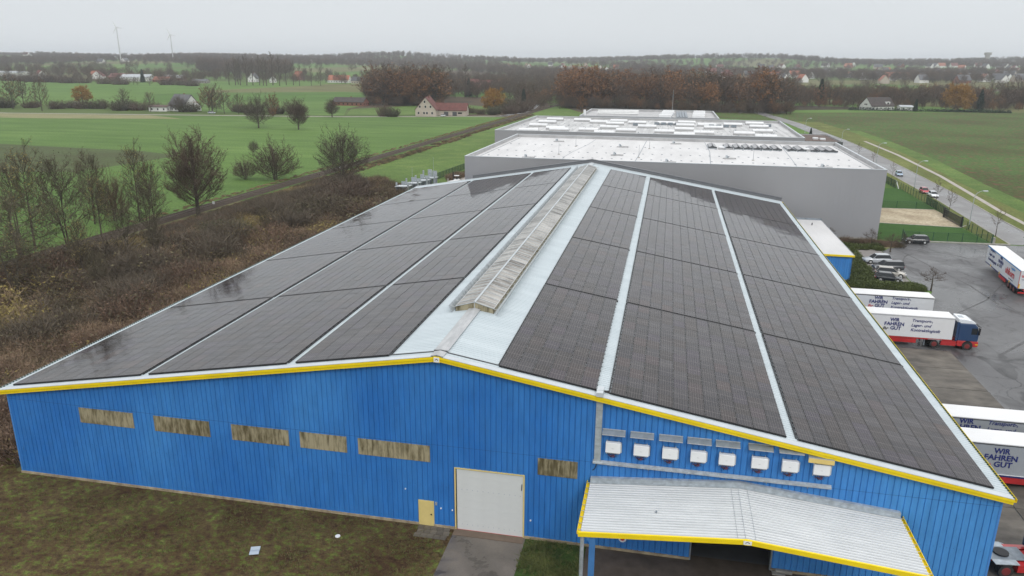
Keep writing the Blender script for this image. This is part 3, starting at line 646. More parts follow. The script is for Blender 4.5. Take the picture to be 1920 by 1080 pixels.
for side, xa, xb, nc, cn in cols:
    wd = abs(xb-xa)/cosA; pw = wd/nc; xs = xa; x_hi = xa
    for r_, (y0, y1, rn) in enumerate(zip(rows, rows[1:], rown)):
        y1 -= .42; nr = 12; pl_ = (y1-y0)/nr
        a = ang if side == 'R' else math.pi-ang
        root = empty('solar_array', (xa, y0, roofz(xa, .50)), 0, 'solar array on the %s slope, %s, %s' % ('right' if side == 'R' else 'left', cn, rn), 'solar array', 'solar arrays on the blue hall')
        sgn = 1 if side == 'R' else -1
        root.rotation_euler = (0, sgn*ang, 0)
        if r_ < 2:
            me = panel_mesh(pw, pl_)
            for i in range(nc):
                for j in range(nr):
                    px = i*pw if sgn > 0 else -(i+1)*pw
                    link('solar_panel', me, root, (px, j*pl_, 0), (random.gauss(0, .0022), random.gauss(0, .0035), 0))
        else:
            me = panel_mesh(pw, pl_, 0, nc, 0, nr, True); o = link('solar_panels', me, root, (0 if sgn > 0 else -wd, 0, 0)); o['kind'] = 'stuff'
        mb = MB(); lo, hi = (0, wd) if sgn > 0 else (-wd, 0)
        for i in range(nr*2+1): y = i*pl_/2; mb.box(lo-.04, hi+.04, y-.02 if i else 0, y+.02, -.075, -.02)
        mb.build('mounting_rail', M['black'], root)
        mb = MB().box(lo-.1, hi+.1, nr*pl_+.04, nr*pl_+.34, -.08, .0).box((lo-.12) if sgn > 0 else hi+.03, (lo-.04) if sgn > 0 else hi+.12, .2, nr*pl_, -.10, -.03)  # black band across the block gap: cables plus the gap's shade as colour
        if sgn < 0: mb.box(lo-.12, lo-.02, .1, nr*pl_, -.10, -.01)
        mb.box(lo, hi, -.03, -.005, -.1, .03); mb.build('cable', M['black'], root)

# ================================================================== INVERTERS, HOODS, TRAYS
t_ = empty('cable_duct', (48.4, -.02, 7.1), 0, 'grey vertical sheet-metal duct from the yellow verge down to the inverters', 'cable duct')
mb = MB().box(-.22, .22, -.14, 0, 0, 5.0); mb.build('duct', M['galv'], t_); MB().box(-.24, .24, -.17, -.0, 5.0, 5.45).box(-.22, .22, -.60, .5, 5.12, 5.42).build('duct_hood', M['flash'], t_)
mb = MB()
for z in (1.2, 2.6, 3.9): mb.box(-.235, .235, -.15, 0, z, z+.02)
mb.build('joint', M['galvd'], t_); MB().tube((0, .3, 5.2), (.5, .7, 5.0), .05).tube((-.3, .5, 5.25), (.6, .45, 5.0), .04).box(-.2, .15, .45, .75, 5.0, 5.25).build('cable', M['black'], t_)
t_ = empty('cable_tray', (48.1, 0, 6.95), 0, 'long galvanised cable tray under the row of white inverters', 'cable tray')
MB().prism([(-.22, 0), (0, 0), (0, .22), (-.03, .22), (-.22, .12)], 'x', 0, 15.7).build('tray', M['galv'], t_)
mb = MB()
for k in range(6): mb.box(1.2+k*2.6, 1.24+k*2.6, -.20, 0, -.12, 0)
mb.build('bracket', M['galvd'], t_); MB().tube((.3, -.05, 0), (.15, -.05, -.5), .03).tube((.15, -.05, -.5), (0, -.05, -.62), .03).build('cable_end', M['black'], t_)
inv = empty('inverter', (0, 0, 0), 0, 'x', 'inverter', 'white inverters in a row on the blue wall')
hb = bevel(MB().box(0, 1.02, -.42, -.10, .27, 1.02).build('housing', M['white'], inv), .03, 2)
MB().box(1.02, 1.10, -.36, -.12, .33, .98).build('side_cover', M['alu'], inv)
MB().box(.06, .98, -.36, -.02, .20, .27).box(.08, .94, -.11, -.02, .4, 1.0).build('heat_sink', M['galvd'], inv)
MB().box(.04, .08, -.1, 0, 0, 1.08).box(.86, .90, -.1, 0, 0, 1.08).build('bracket', M['galv'], inv)
mb = MB(); rs = random.Random(3)
for k in range(9):
    x = .12+k*.085; p = Vector((x, -.25, .22)); c_ = Vector((.2+rs.random()*.5, -.3, rs.uniform(-.12, .02))); q = Vector((.15+rs.random()*.65, -.08, rs.uniform(-.25, -.05)))
    mb.tube(p, (p+c_)/2-Vector((0, .03, .03)), .016, n=5, mi=k % 2); mb.tube((p+c_)/2-Vector((0, .03, .03)), c_, .016, n=5, mi=k % 2); mb.tube(c_, q, .016, n=5, mi=k % 2)
mb.build('cable', [M['black'], mat('cable_red', (.16, .02, .03), .5)], inv)
MB().box(.42, .56, -.424, -.42, .60, .61).build('logo', M['darkgrey'], inv)
hood = empty('rain_hood', (0, 0, 0), 0, 'x', 'rain hood', 'rain hoods above the inverters')
MB().prism([(-.46, .08), (0, .28), (0, .30), (-.46, .10)], 'x', 0, 1.58).build('hood_sheet', M['galvd'], hood)
MB().box(0, 1.58, -.02, 0, .27, .34).box(0, 1.58, -.485, -.46, .06, .11).build('hood_edge', M['alu'], hood)
ixs = [48.95, 50.86, 52.78, 54.65, 56.5, 58.6, 60.53, 62.5]; ords = ['first', 'second', 'third', 'fourth', 'fifth', 'sixth', 'seventh', 'eighth']
for k, x in enumerate(ixs):
    a = inv if k == 0 else copy_tree(inv); a.location = (x, 0, 7.75)
    a['label'] = '%s white inverter box from the vertical grey duct' % ords[k] if k < 7 else 'last white inverter box, under the tilted yellowish hood'
    b = hood if k == 0 else copy_tree(hood); b.location = (x-.28, 0, 9.30)
    b['label'] = '%s grey sheet hood from the vertical duct, above an inverter' % ords[k] if k < 7 else 'tilted hood with a yellowish face at the right end of the inverter row'
    if k == 7:
        b.rotation_euler = (0, R(1.5), 0); b.location = (x-.42, -.02, 9.16)
        MB().prism([(-.53, -.22), (-.515, -.22), (-.49, .08), (-.505, .08)], 'x', .0, 1.60).build('front_flap', mat('flap', (.62, .47, .16), .5, var=.06), b)

# ================================================================== LOADING CANOPY
can = empty('canopy', (48, 0, 0), 0, 'low white corrugated canopy with yellow edge over the loading bay', 'canopy')
CW, CD = 20.2, 6.25; rx = 10.0
def cz(x): return 5.52+.92*(x/rx if x < rx else (CW-x)/(CW-rx))
pp = rib_profile(-CD, -.25, .285, .10, -.06)
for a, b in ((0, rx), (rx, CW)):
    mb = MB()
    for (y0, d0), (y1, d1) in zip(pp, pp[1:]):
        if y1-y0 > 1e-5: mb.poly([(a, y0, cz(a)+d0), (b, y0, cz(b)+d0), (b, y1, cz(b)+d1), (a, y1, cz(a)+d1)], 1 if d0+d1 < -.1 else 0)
    mb.build('roof_sheet', [M['canopyroof'], M['canopyshade']], can)
def crake(mb, x0, x1, ya, yb, za, zb):
    q = len(mb.v); mb.v += [(x0, ya, cz(x0)+za), (x0, yb, cz(x0)+za), (x0, yb, cz(x0)+zb), (x0, ya, cz(x0)+zb), (x1, ya, cz(x1)+za), (x1, yb, cz(x1)+za), (x1, yb, cz(x1)+zb), (x1, ya, cz(x1)+zb)]
    for f_ in ((0, 1, 2, 3), (7, 6, 5, 4), (0, 4, 5, 1), (1, 5, 6, 2), (2, 6, 7, 3), (3, 7, 4, 0)): mb.f.append(tuple(q+i for i in f_)); mb.m.append(0)
mb = MB()
for a, b in ((-.15, rx-.15), (rx+.15, CW+.15)): crake(mb, a, b, -CD-.12, -CD+.02, -.28, .03)
crake(mb, rx-.17, rx+.17, -CD-.14, -CD+.03, -.29, .04); mb.build('fascia', M['yellow'], can)
bg_ = MB().box(rx-.24, rx+.24, -CD-.165, -CD-.145, cz(rx)-.25, cz(rx)-.01).build('badge', M['white'], can)
MB().poly([(rx-.13, -CD-.17, cz(rx)-.17), (rx, -CD-.17, cz(rx)-.08), (rx+.13, -CD-.17, cz(rx)-.17), (rx+.13, -CD-.17, cz(rx)-.12), (rx, -CD-.17, cz(rx)-.03), (rx-.13, -CD-.17, cz(rx)-.12)]).build('emblem', M['darkgrey'], bg_)
mb = MB(); crake(mb, 0, rx, -.30, -.24, .0, .30); crake(mb, rx, CW, -.30, -.24, .0, .30); crake(mb, 0, rx, -.52, -.24, .02, .05); crake(mb, rx, CW, -.52, -.24, .02, .05); crake(mb, 0, rx, -.26, 0, .28, .31); crake(mb, rx, CW, -.26, 0, .28, .31); mb.build('wall_flashing', M['galv'], can)
for s, xx in ((-1, 0), (1, CW)):
    z = cz(xx); mb = MB(); mb.prism([(xx+s*.03, z-.2), (xx+s*.24, z-.2), (xx+s*.24, z-.03), (xx+s*.20, z-.03), (xx+s*.20, z-.17), (xx+s*.03, z-.17)], 'y', -CD, -.05); mb.build('gutter', M['yellow'], can)
    mb = MB()
    for k in range(9): y = -CD+.3+k*.7; mb.box(min(xx, xx+s*.24), max(xx, xx+s*.24), y-.02, y+.02, z-.05, z-.03)
    mb.build('gutter_bracket', M['alu'], can)
mb = MB()
for x in (rx-.55, rx-.1, rx+.5): mb.box(x-.008, x+.008, -CD+.02, -.55, cz(x)+.001, cz(x)+.012)
mb.build('seam', M['galvd'], can)
for x, y in ((.75, -CD+.15), (CW-.9, -CD+.15)):
    MB().box(x-.19, x+.19, y-.12, y+.12, 0, cz(x)-.2).build('post', M['bluepost'], can)
mb = MB(); crake(mb, .2, rx, -CD+.1, -CD+.28, -.42, -.2); crake(mb, rx, CW-.2, -CD+.1, -CD+.28, -.42, -.2); mb.box(.4, .6, -CD, 0, 4.95, 5.2).box(CW-.6, CW-.4, -CD, 0, 4.95, 5.2); mb.build('beam', M['bluepost'], can)
MB().tube((.12, -CD+.05, 5.3), (.12, -CD+.05, 0), .13, n=10).build('downpipe', M['galv'], can)
MB().tube((4.6, -3.8, cz(4.6)), (4.6, -3.8, cz(4.6)+.16), .06).build('vent_cap', M['galvd'], can)
sg = empty('round_sign', (50.45, -.06, 1.1), 0, 'small round white sign with red mark on the dark wall under the canopy', 'sign')
MB().tube((0, 0, 0), (0, -.03, 0), .28, n=20).build('plate', M['white'], sg); MB().tube((0, -.031, 0), (0, -.034, 0), .16, n=16).build('mark', M['redprint'], sg)

# ================================================================== GREY HALLS
def flat_hall(name, x0, x1, y0, y1, h, label, roofm='flatroof', par=.8, wallm='greyhall', skew=0, inner='parapet'):
    t = empty(name, (x0, y0, 0), 0, label, 'warehouse'); w_, d_ = x1-x0, y1-y0
    mb = MB(); T = .35; q = len(mb.v)
    def P(x, y): return (x+skew*y/d_, y)
    o = [P(0, 0), P(w_, 0), P(w_, d_), P(0, d_)]; i = [P(T, T), P(w_-T, T), P(w_-T, d_-T), P(T, d_-T)]
    mb.v = [(*p, 0) for p in o]+[(*p, h) for p in o]
    for a in range(4): b = (a+1) % 4; mb.f.append((a, b, b+4, a+4)); mb.m.append(0)
    mb.build('wall', M[wallm], t)
    mb = MB(); mb.v = [(*p, h-.02) for p in i]+[(*p, h-par) for p in i]
    for a in range(4): b = (a+1) % 4; mb.f.append((b, a, a+4, b+4)); mb.m.append(0)
    mb.build('parapet', M[inner], t)
    mb = MB(); oo = [(p[0]+dx, p[1]+dy) for p, (dx, dy) in zip(o, ((-.05, -.05), (.05, -.05), (.05, .05), (-.05, .05)))]
    mb.v = [(*p, h-.03) for p in oo]+[(*p, h+.06) for p in oo]+[(*p, h+.06) for p in i]+[(*p, h-.03) for p in i]
    for a in range(4):
        b = (a+1) % 4; mb.f += [(a, b, b+4, a+4), (a+4, b+4, b+8, a+8), (b+8, b+12, a+12, a+8)]; mb.m += [0]*3
    mb.build('coping', M['flash'] if wallm == 'greyhall' else M['greydark'], t)
    MB().poly([(*p, h-par) for p in i]).build('roof', M[roofm], t)
    return t
h1 = flat_hall('warehouse', 9, 94.1, 111.2, 164.8, 14, 'grey hall with a plain white flat roof directly behind the blue hall', skew=.9)
h2 = flat_hall('warehouse', 1, 89, 175.5, 239.6, 14, 'second grey hall, its roof covered with long white rooflight domes', 'flatroof2', skew=1.6)
h3 = flat_hall('warehouse', 18.2, 70, 245.5, 291, 14, 'farthest grey hall, in front of the wood, with pipes and white roof units', roofm='parapet')
an = flat_hall('annex', 97.0, 113, 241.5, 272, 7, 'low annex with a dark gravel roof right of the second grey hall', 'darkroof', .35, 'darkgrey'); an['category'] = 'annex'
MB().box(8.0, 9.8, 12, 14.5, 6.62, 7.25).box(10.2, 12.0, 10, 12.5, 6.62, 7.2).build('skylight_dome', M['dome'], an)
# vertical sheet seams on the front of the first grey hall
mb = MB()
for k in range(1, 85): mb.box(k*1.0-.012, k*1.0+.012, -.012, 0, .3, 13.9)
mb.build('cladding_seam', M['greyhall'], h1, kind='stuff'); MB().box(0, 85.1, -.06, 0, 0, .35).build('plinth', M['concrete'], h1)
MB().tube((6.2, -.1, 2), (6.2, -.1, 12.6), .14).build('downpipe', M['darkgrey'], h2)
MB().tube((.9, -.12, 0), (.9, -.12, 13.6), .0).build('downpipe', M['darkgrey'], h2) if 0 else None
def on(t, x, y, z): return Vector((x, y, z))-t.location
zr = 13.2
# membrane seams, fixing rows
mb = MB()
for L in (((29.7, 112.5), (29.2, 122), (29.8, 132), (31.7, 150), (32.4, 163.5)), ((45.0, 112.5), (45.6, 132), (46.2, 163.5)), ((60.8, 112.5), (61.9, 141), (61.6, 163.5)), ((78.1, 112.5), (79.2, 130.5), (80.2, 150), (80.8, 163.5))):
    for (a, b), (c, d) in zip(L, L[1:]): mb.poly([on(h1, a-.08, b, zr+.008), on(h1, a+.08, b, zr+.008), on(h1, c+.08, d, zr+.008), on(h1, c-.08, d, zr+.008)])
mb.build('membrane_seam', M['galvd'], h1)
mb = MB()
for yy in (121, 131.5, 146): 
    for k in range(38): x = 12+k*2.15; p = on(h1, x, yy+x*.01, zr); mb.box(p.x-.2, p.x+.2, p.y-.2, p.y+.2, p.z, p.z+.08)
for k in range(50): y = 113+k; p = on(h1, 10.6+k*.016, y, zr); mb.box(p.x-.1, p.x+.1, p.y-.1, p.y+.1, p.z, p.z+.08); p = on(h1, 93.0+k*.016, y, zr); mb.box(p.x-.1, p.x+.1, p.y-.1, p.y+.1, p.z, p.z+.08)
mb.build('fixing_plates', M['galvd'], h1, kind='stuff')
vn = ['second from left, near the front', 'near the left of the back row', 'fifth, at the front', 'front right', 'middle, near the front', 'left of centre', 'in the middle of the back row', 'beside the hatches on the right', 'back left']
for (x, y), nm in zip(((21.1, 118), (22.7, 154.6), (64.9, 127.8), (83.2, 117.5), (51.8, 117.6), (40, 127.6), (53.3, 156.8), (65.6, 147.1), (40.1, 145.4)), ('at the front left', 'at the back left', 'right of centre', 'at the front right', 'in the middle of the front', 'left of centre', 'in the middle of the back', 'before the open hatches', 'left of centre at the back')):
    t = empty('roof_outlet', (x, y, zr), 0, 'small white outlet %s of the nearest white roof' % nm, 'roof outlet', 'outlets on the white roof')
    MB().box(-.7, .9, -.5, .5, 0, .22).build('base', M['parapet'], t); MB().prism([(-.25, .22), (.35, .22), (.25, .85), (-.2, .85)], 'y', -.3, .3).build('cowl', M['flash'], t)
    MB().box(.3, 2.1, -.18, .18, .05, .3).build('pipe', M['parapet'], t); MB().tube((.3, -.33, .5), (.3, -.45, .5), .16, n=8).build('grille', M['galvd'], t)
for (x, y), nm in zip(((27.4, 126.2), (29.2, 143.9), (45.7, 124.7), (47.5, 143.8), (70.5, 126.5)), ('left front', 'left rear', 'middle front', 'middle rear', 'right front')):
    t = empty('lightning_rod', (x, y, zr), 0, 'thin lightning rod on the white hall roof, %s one' % nm, 'lightning rod', 'lightning rods on the white roof')
    MB().tube((0, 0, .1), (0, 0, 2.9), .05, .02, 5).build('rod', M['galvd'], t); MB().box(-.25, .25, -.25, .25, 0, .12).build('foot', M['concrete'], t)
# open smoke hatches on the first white roof
hx = [62.9, 66.8, 69.1, 71.4, 73.7, 76.0, 78.3, 81.6, 83.9, 87.0, 89.3, 91.0]
hn = ['first from the left', 'second from the left', 'third from the left', 'fourth from the left', 'fifth from the left', 'sixth from the left', 'seventh from the left', 'fifth from the right', 'fourth from the right', 'third from the right', 'second from the right', 'last on the right']
ht = empty('smoke_hatch', (0, 0, 0), 0, 'x', 'roof hatch', 'tilted glass roof hatches on the white roof')
MB().box(-1.0, 1.0, 0, 8.6, 0, .22).build('curb', M['galv'], ht)
for s in (-1, 1):
    lf = MB().prism([(s*.95, .24), (s*.05, .66), (s*.05, .70), (s*.95, .29)], 'y', .05, 8.55).build('hatch_leaf', M['darkgrey'], ht)
    MB().prism([(s*.85, .335), (s*.12, .70), (s*.12, .72), (s*.85, .37)], 'y', .3, 8.3).build('pane', M['greyhall'], lf)
MB().box(-1.05, 1.05, 0, .08, .1, .5).build('end_plate', M['darkgrey'], ht)
for k, (x, n_) in enumerate(zip(hx, hn)):
    o = ht if k == 0 else copy_tree(ht); o.location = (x, 148.2-(k*.12), zr); o['label'] = 'tilted glass roof hatch on the white roof, %s' % n_
for k, (x, y) in enumerate(((65.0, 147.5), (85.2, 149.5))):
    t = empty('rooflight_dome', (x, y, zr), 0, 'small white dome %s the row of tilted roof hatches' % ('at the left of' if k == 0 else 'inside the right part of'), 'rooflight'); MB().box(-.8, .8, -1, 1, 0, .3).build('curb', M['parapet'], t); bevel(MB().box(-.7, .7, -.9, .9, .3, .7).build('dome', M['dome'], t), .2, 3)
# long white rooflights on the second hall
zq = 13.2
dm = empty('rooflight', (0, 0, 0), 0, 'long white rooflight box on the second grey hall roof', 'rooflight', 'white rooflights on the second roof')
MB().box(-3.0, 3.0, -1.15, 1.15, 0, .55).build('curb', M['parapet'], dm)
pf = [(-1.1, .55), (-1.0, .85), (-.5, 1.08), (0, 1.14), (.5, 1.08), (1.0, .85), (1.1, .55)]
for a, b in ((-2.95, -1.02), (-.98, .98), (1.02, 2.95)): MB().prism(pf, 'x', a, b).build('dome', M['dome'], dm)
pts2 = [(27.8, 187.9), (33.3, 199.2), (33.3, 179.6), (39.1, 189.1), (50.7, 188.6), (56.7, 198.4), (62.2, 187.7), (57.2, 214.2), (64.3, 217.2), (57.9, 227), (51, 221.3), (73.9, 188.5), (80.2, 198.6), (80.8, 229), (80.9, 215.6), (73.1, 221.8), (34, 214.6), (27.9, 219.8), (34.5, 226.4), (41.2, 220.7), (56.4, 179.8), (79.1, 180), (11.5, 227.9), (10.8, 214.6), (10.1, 200.1), (17.1, 191.1), (10.3, 181.4), (18.9, 186.2), (21.5, 227), (66, 207.5), (45, 205.5)]
for k, (x, y) in enumerate(pts2):
    o = dm if k == 0 else copy_tree(dm); o.location = (x, y, zq)
    rw = sorted([p for p in pts2 if abs(round(p[1]/12)-round(y/12)) < .5]); rn_ = sorted({round(p[1]/12) for p in pts2}).index(round(y/12))
    o['label'] = 'white rooflight of the second grey hall, %s row, %s from the left' % (('nearest', 'second', 'third', 'fourth', 'fifth')[rn_], ('first', 'second', 'third', 'fourth', 'fifth', 'sixth', 'seventh', 'eighth', 'ninth')[rw.index((x, y))])
mb = MB(); rs = random.Random(5)
for k in range(260):
    x, y = rs.uniform(4, 87), rs.uniform(178, 236); p = on(h2, x, y, zq); l = rs.choice([.3, .3, .5, 2.5]); mb.box(p.x, p.x+.25, p.y, p.y+l, p.z, p.z+.12)
mb.build('roof_fixings', M['galvd'], h2, kind='stuff')
mb = MB()
for k in range(44): x = 3+k*1.95; p = on(h2, x, 177, zq); mb.box(p.x, p.x+.10, p.y, p.y+60, p.z, p.z+.05)
mb.build('roof_seams', M['parapet'], h2, kind='stuff')
dh = empty('solar_rack', (0, 0, 0), 0, 'dark glazed rack between the white rooflights of the second hall', 'roof rack', 'dark racks on the second roof')
MB().prism([(0, .1), (3.4, .1), (3.4, .2), (0, .9)], 'x', 0, 1.6).build('panel', M['galvd'], dh); MB().box(0, 1.6, .1, .2, 0, .8).build('leg', M['darkgrey'], dh)
for k, (x, y) in enumerate([(47+i*2.3, 219.5) for i in range(4)]+[(65+i*2.4, 215.5) for i in range(4)]+[(84, 222), (40, 214)]):
    o = dh if k == 0 else copy_tree(dh); o.location = (x, y, zq)
    o['label'] = 'dark glazed rack on the second white roof, %s' % ('middle row, %s from the left' % ('first', 'second', 'third', 'fourth')[k] if k < 4 else 'right row, %s from the left' % ('first', 'second', 'third', 'fourth')[k-4] if k < 8 else 'alone at the far right' if k == 8 else 'alone left of the middle')
# third hall roof units
ud = empty('roof_unit', (0, 0, 0), 0, 'x', 'roof unit', 'white units on the farthest roof')
MB().box(-2.3, 2.3, -1.5, 1.5, .3, 1.5).build('casing', M['white'], ud); MB().box(-2.2, 2.2, -2.0, 2.0, 0, .3).build('frame', M['galvd'], ud)
k = 0
for cxx, nm in ((50.3, 'left'), (62.7, 'right')):
    for j in range(4):
        for i in range(1):
            o = ud if k == 0 else copy_tree(ud); o.location = (cxx+j*.4, 252+j*9, zq); o['label'] = 'white roof unit on the farthest hall, %s block, %s' % (nm, ('nearest', 'second', 'third', 'farthest')[j]); k += 1
t = empty('solar_field', (54.6, 252, zq), 0, 'dark equipment block between the two white unit rows of the farthest roof', 'roof equipment')
for i in range(4): MB().box(i*1.1, i*1.1+.9, 0, 34, .2, .7).build('panel', M['galvd'], t)
t = empty('roof_pipes', (22, 281, zq), 0, 'white pipes lying along the left of the farthest hall roof', 'pipes')
for j in range(3): MB().tube((j*.7, -j*9, .7), (17+j*.3, 2-j*9, .7), .32, n=8).build('pipe', M['alu'], t)
MB().tube((-3.0, -25, 0), (-3.0, -25, 2.4), .5).build('stack', M['white'], t)
bevel(flat_hall('shed', 1, 16.5, 262, 275, 9.5, 'low pale shed at the left end of the farthest hall', 'parapet', .1).children[0], .01); scn.objects['shed'] if 0 else None
# blue annex
ba = empty('annex', (74.2, 77.5, 0), 0, 'small blue annex with white roof and yellow front edge by the parked cars', 'annex')
mb = MB(); pb = rib_profile(0, 7.6, .352, .225, .042)
for (a, d0), (b, d1) in zip(pb, pb[1:]):
    if b-a > 1e-5: mb.poly([(a, d0, .5), (b, d1, .5), (b, d1, 4.35), (a, d0, 4.35)])
mb.poly([(7.6, 0, .5), (7.6, 28, .5), (7.6, 28, 4.35), (7.6, 0, 4.35)]); mb.build('wall', M['blue'], ba)
MB().box(0, 7.62, -.02, 28, 0, .5).build('plinth', M['concrete'], ba); MB().box(-.1, 7.85, -.18, 28.1, 4.36, 4.55).build('roof', M['flatroof'], ba)
MB().box(-.1, 7.95, -.3, -.18, 4.28, 4.58).build('fascia', M['yellow'], ba); MB().box(7.85, 7.95, -.18, 28.1, 4.33, 4.58).build('roof_edge', M['galvd'], ba); MB().box(-.1, 7.95, 28.1, 28.3, 4.36, 4.9).build('roof_upstand', M['galvd'], ba)
MB().box(7.60, 7.68, -.1, -.0, .4, 4.3).build('downpipe', M['bluepost'], ba)
for x, y, hh in ((2.2, 24, .9), (5.3, 23, .5)): MB().tube((x, y, 4.5), (x, y, 4.5+hh), .1).build('vent_pipe', M['darkgrey'], ba)

# ================================================================== VEHICLES
def carpaint(name, c, r=.22):
    m, t, b = newmat(name); b.inputs['Base Color'].default_value = (*c, 1); b.inputs['Roughness'].default_value = r; b.inputs['Coat Weight'].default_value = .6; b.inputs['Coat Roughness'].default_value = .08; return m
P_ = dict(silver=carpaint('paint_silver', (.42, .45, .48)), darkgrey=carpaint('paint_dark_grey', (.055, .06, .065)), beige=carpaint('paint_champagne', (.40, .38, .34)), black=carpaint('paint_black', (.012, .016, .020)), red=carpaint('paint_red', (.42, .015, .03)), white=carpaint('paint_white', (.72, .75, .78)), blue=carpaint('paint_pale_blue', (.30, .40, .52)), navy=carpaint('paint_navy', (.012, .045, .12), .3), truckred=carpaint('paint_truck_red', (.42, .015, .018), .35))
def wheel(t, x, y, r, wd, name='wheel', rim='alu'):
    s = 1 if y > 0 else -1
    o = MB().tube((x, y-s*wd/2, r), (x, y+s*wd/2, r), r, n=18).build(name, M['rubber'], t, smooth=False)
    MB().tube((x, y+s*wd/2, r), (x, y+s*(wd/2+.015), r), r*.62, r*.5, n=14).build('rim', M[rim], o); return o
def car(kind, paint, loc, rz, label):
    L, Wd, H = {'suv': (4.6, 1.86, 1.62), 'hatch': (4.1, 1.76, 1.48), 'sedan': (4.7, 1.82, 1.44), 'van': (4.9, 1.9, 1.66), 'wagon': (4.7, 1.86, 1.54)}[kind]
    t = empty('parked_car', loc, rz, label, 'car', 'cars parked around the halls'); h2_ = Wd/2; p = P_[paint]
    zb = H*.60; hood = zb-.06 if kind in ('suv', 'van', 'wagon') else zb-.09
    S = [(-L/2, .45, zb*.80, .80), (-L/2+.06, .32, zb*.97, .93), (-L/2+.5, .22, zb+.02, 1), (-L*.15, .2, zb+.03, 1), (L*.16, .2, zb, 1), (L*.24, .2, zb-.01, 1), (L/2-.55, .22, hood-.03, .98), (L/2-.15, .27, hood-.16, .90), (L/2, .38, hood-.32, .74)]
    mb = MB()
    for i, (x, zl, zt, k) in enumerate(S):
        w_ = h2_*k; mb.v += [(x, y, z) for y, z in ((-w_*.93, zl), (-w_, zl+.12), (-w_*1.0, zt*.72), (-w_*.95, zt-.05), (-w_*.84, zt), (w_*.84, zt), (w_*.95, zt-.05), (w_, zt*.72), (w_, zl+.12), (w_*.93, zl))]
        if i:
            a, b = (i-1)*10, i*10
            for k2 in range(10): mb.f.append((a+k2, b+k2, b+(k2+1) % 10, a+(k2+1) % 10)); mb.m.append(0)
    mb.f += [tuple(range(10)), tuple(range((len(S)-1)*10, len(S)*10))[::-1]]; mb.m += [0, 0]
    body = mb.build('body', p, t, smooth=True); body.data.polygons.foreach_set('use_smooth', [len(f.vertices) == 4 for f in body.data.polygons])
    r0, r1, f1, f0 = {'suv': (-L/2+.08, -L/2+.42, L*.07, L*.235), 'wagon': (-L/2+.08, -L/2+.55, L*.06, L*.235), 'van': (-L/2+.05, -L/2+.25, L*.12, L*.29), 'hatch': (-L/2+.08, -L/2+.5, L*.06, L*.26), 'sedan': (-L/2+.55, -L*.27, L*.04, L*.22)}[kind]
    wb, wt = h2_*.88, h2_*.70; z0, z1 = zb-.02, H-.035
    mb = MB(); mb.v = [(r0, -wb, z0), (f0, -wb, z0), (f1, -wt, z1), (r1, -wt, z1), (r0, wb, z0), (f0, wb, z0), (f1, wt, z1), (r1, wt, z1)]
    mb.f = [(0, 1, 2, 3), (7, 6, 5, 4), (1, 5, 6, 2), (4, 0, 3, 7), (3, 2, 6, 7)]; mb.m = [0]*5; mb.build('window', M['glass'], t)
    mb = MB(); mb.v = [(r1-.05, -wt*.98, z1), (f1+.03, -wt*.98, z1), (f1+.03, wt*.98, z1), (r1-.05, wt*.98, z1), (r1+.05, -wt*.86, H), (f1-.12, -wt*.86, H), (f1-.12, wt*.86, H), (r1+.05, wt*.86, H)]
    mb.f = [(0, 1, 5, 4), (1, 2, 6, 5), (2, 3, 7, 6), (3, 0, 4, 7), (4, 5, 6, 7)]; mb.m = [0]*5; mb.build('roof', p, t)
    mb = MB()
    for s in (-1, 1):
        for (xa, xb_) in ((r0, r1), (f0, f1)): mb.tube((xa, s*wb, z0), (xb_, s*wt, z1), .03, n=4)
    mb.build('pillar', p, t)
    for s in (-1, 1):
        for x in (L*.31, -L*.30):
            MB().tube((x, s*(h2_-.06), .36), (x, s*(h2_+.006), .36), .40, n=16).build('wheel_arch', M['black'], t); wheel(t, x, s*(h2_-.09), .33, .21)
        MB().box(L/2-.26, L/2-.03, s*h2_*.80-.14, s*h2_*.80+.10, hood-.34, hood-.19).build('headlight', M['head'], t); MB().box(-L/2-.01, -L/2+.12, s*h2_*.78-.12, s*h2_*.78+.10, zb*.72, zb*.88).build('tail_light', M['tail'], t)
        MB().box(f0-.35, f0-.20, s*(h2_+.02)-.09, s*(h2_+.02)+.09, zb+.02, zb+.15).build('mirror', p, t)
        if kind in ('suv', 'wagon'): MB().tube((r1+.1, s*wt*.85, H+.03), (f1-.1, s*wt*.85, H+.03), .02, n=4).build('roof_rail', M['alu'], t)
    MB().box(L/2-.03, L/2+.02, -.5, .5, .35, .52).build('grille', M['black'], t); MB().box(L/2+.0, L/2+.03, -.26, .26, .38, .48).build('number_plate', M['white'], t); MB().box(-L/2-.03, -L/2, -.26, .26, .6, .7).build('number_plate', M['white'], t)
    return t
car('suv', 'silver', (89.4, 91.8, .06), R(189), 'silver car at the top of the small parking bay, facing the hedge')
car('van', 'darkgrey', (90.0, 87.0, .06), R(188), 'dark grey estate car between the silver and the champagne cars in the parking bay')
car('wagon', 'beige', (89.4, 83.0, .06), R(-8), 'champagne coloured car in the bay, third from the top')
car('hatch', 'black', (88.3, 79.7, .06), R(-10), 'black hatchback nearest the truck in the parking bay')
car('suv', 'black', (100.9, 110.0, .04), R(183), 'black off-roader parked at the kerb in front of the lawn fence')
car('hatch', 'red', (121.5, 175.6, .06), R(-92), 'red car at the kerb of the road behind the white one')
car('sedan', 'white', (121.9, 169.6, .06), R(-92), 'white car parked on the road beside the green fence')
car('hatch', 'blue', (124.0, 209.5, .06), R(-95), 'pale blue car on the road just right of the grey hall corner')

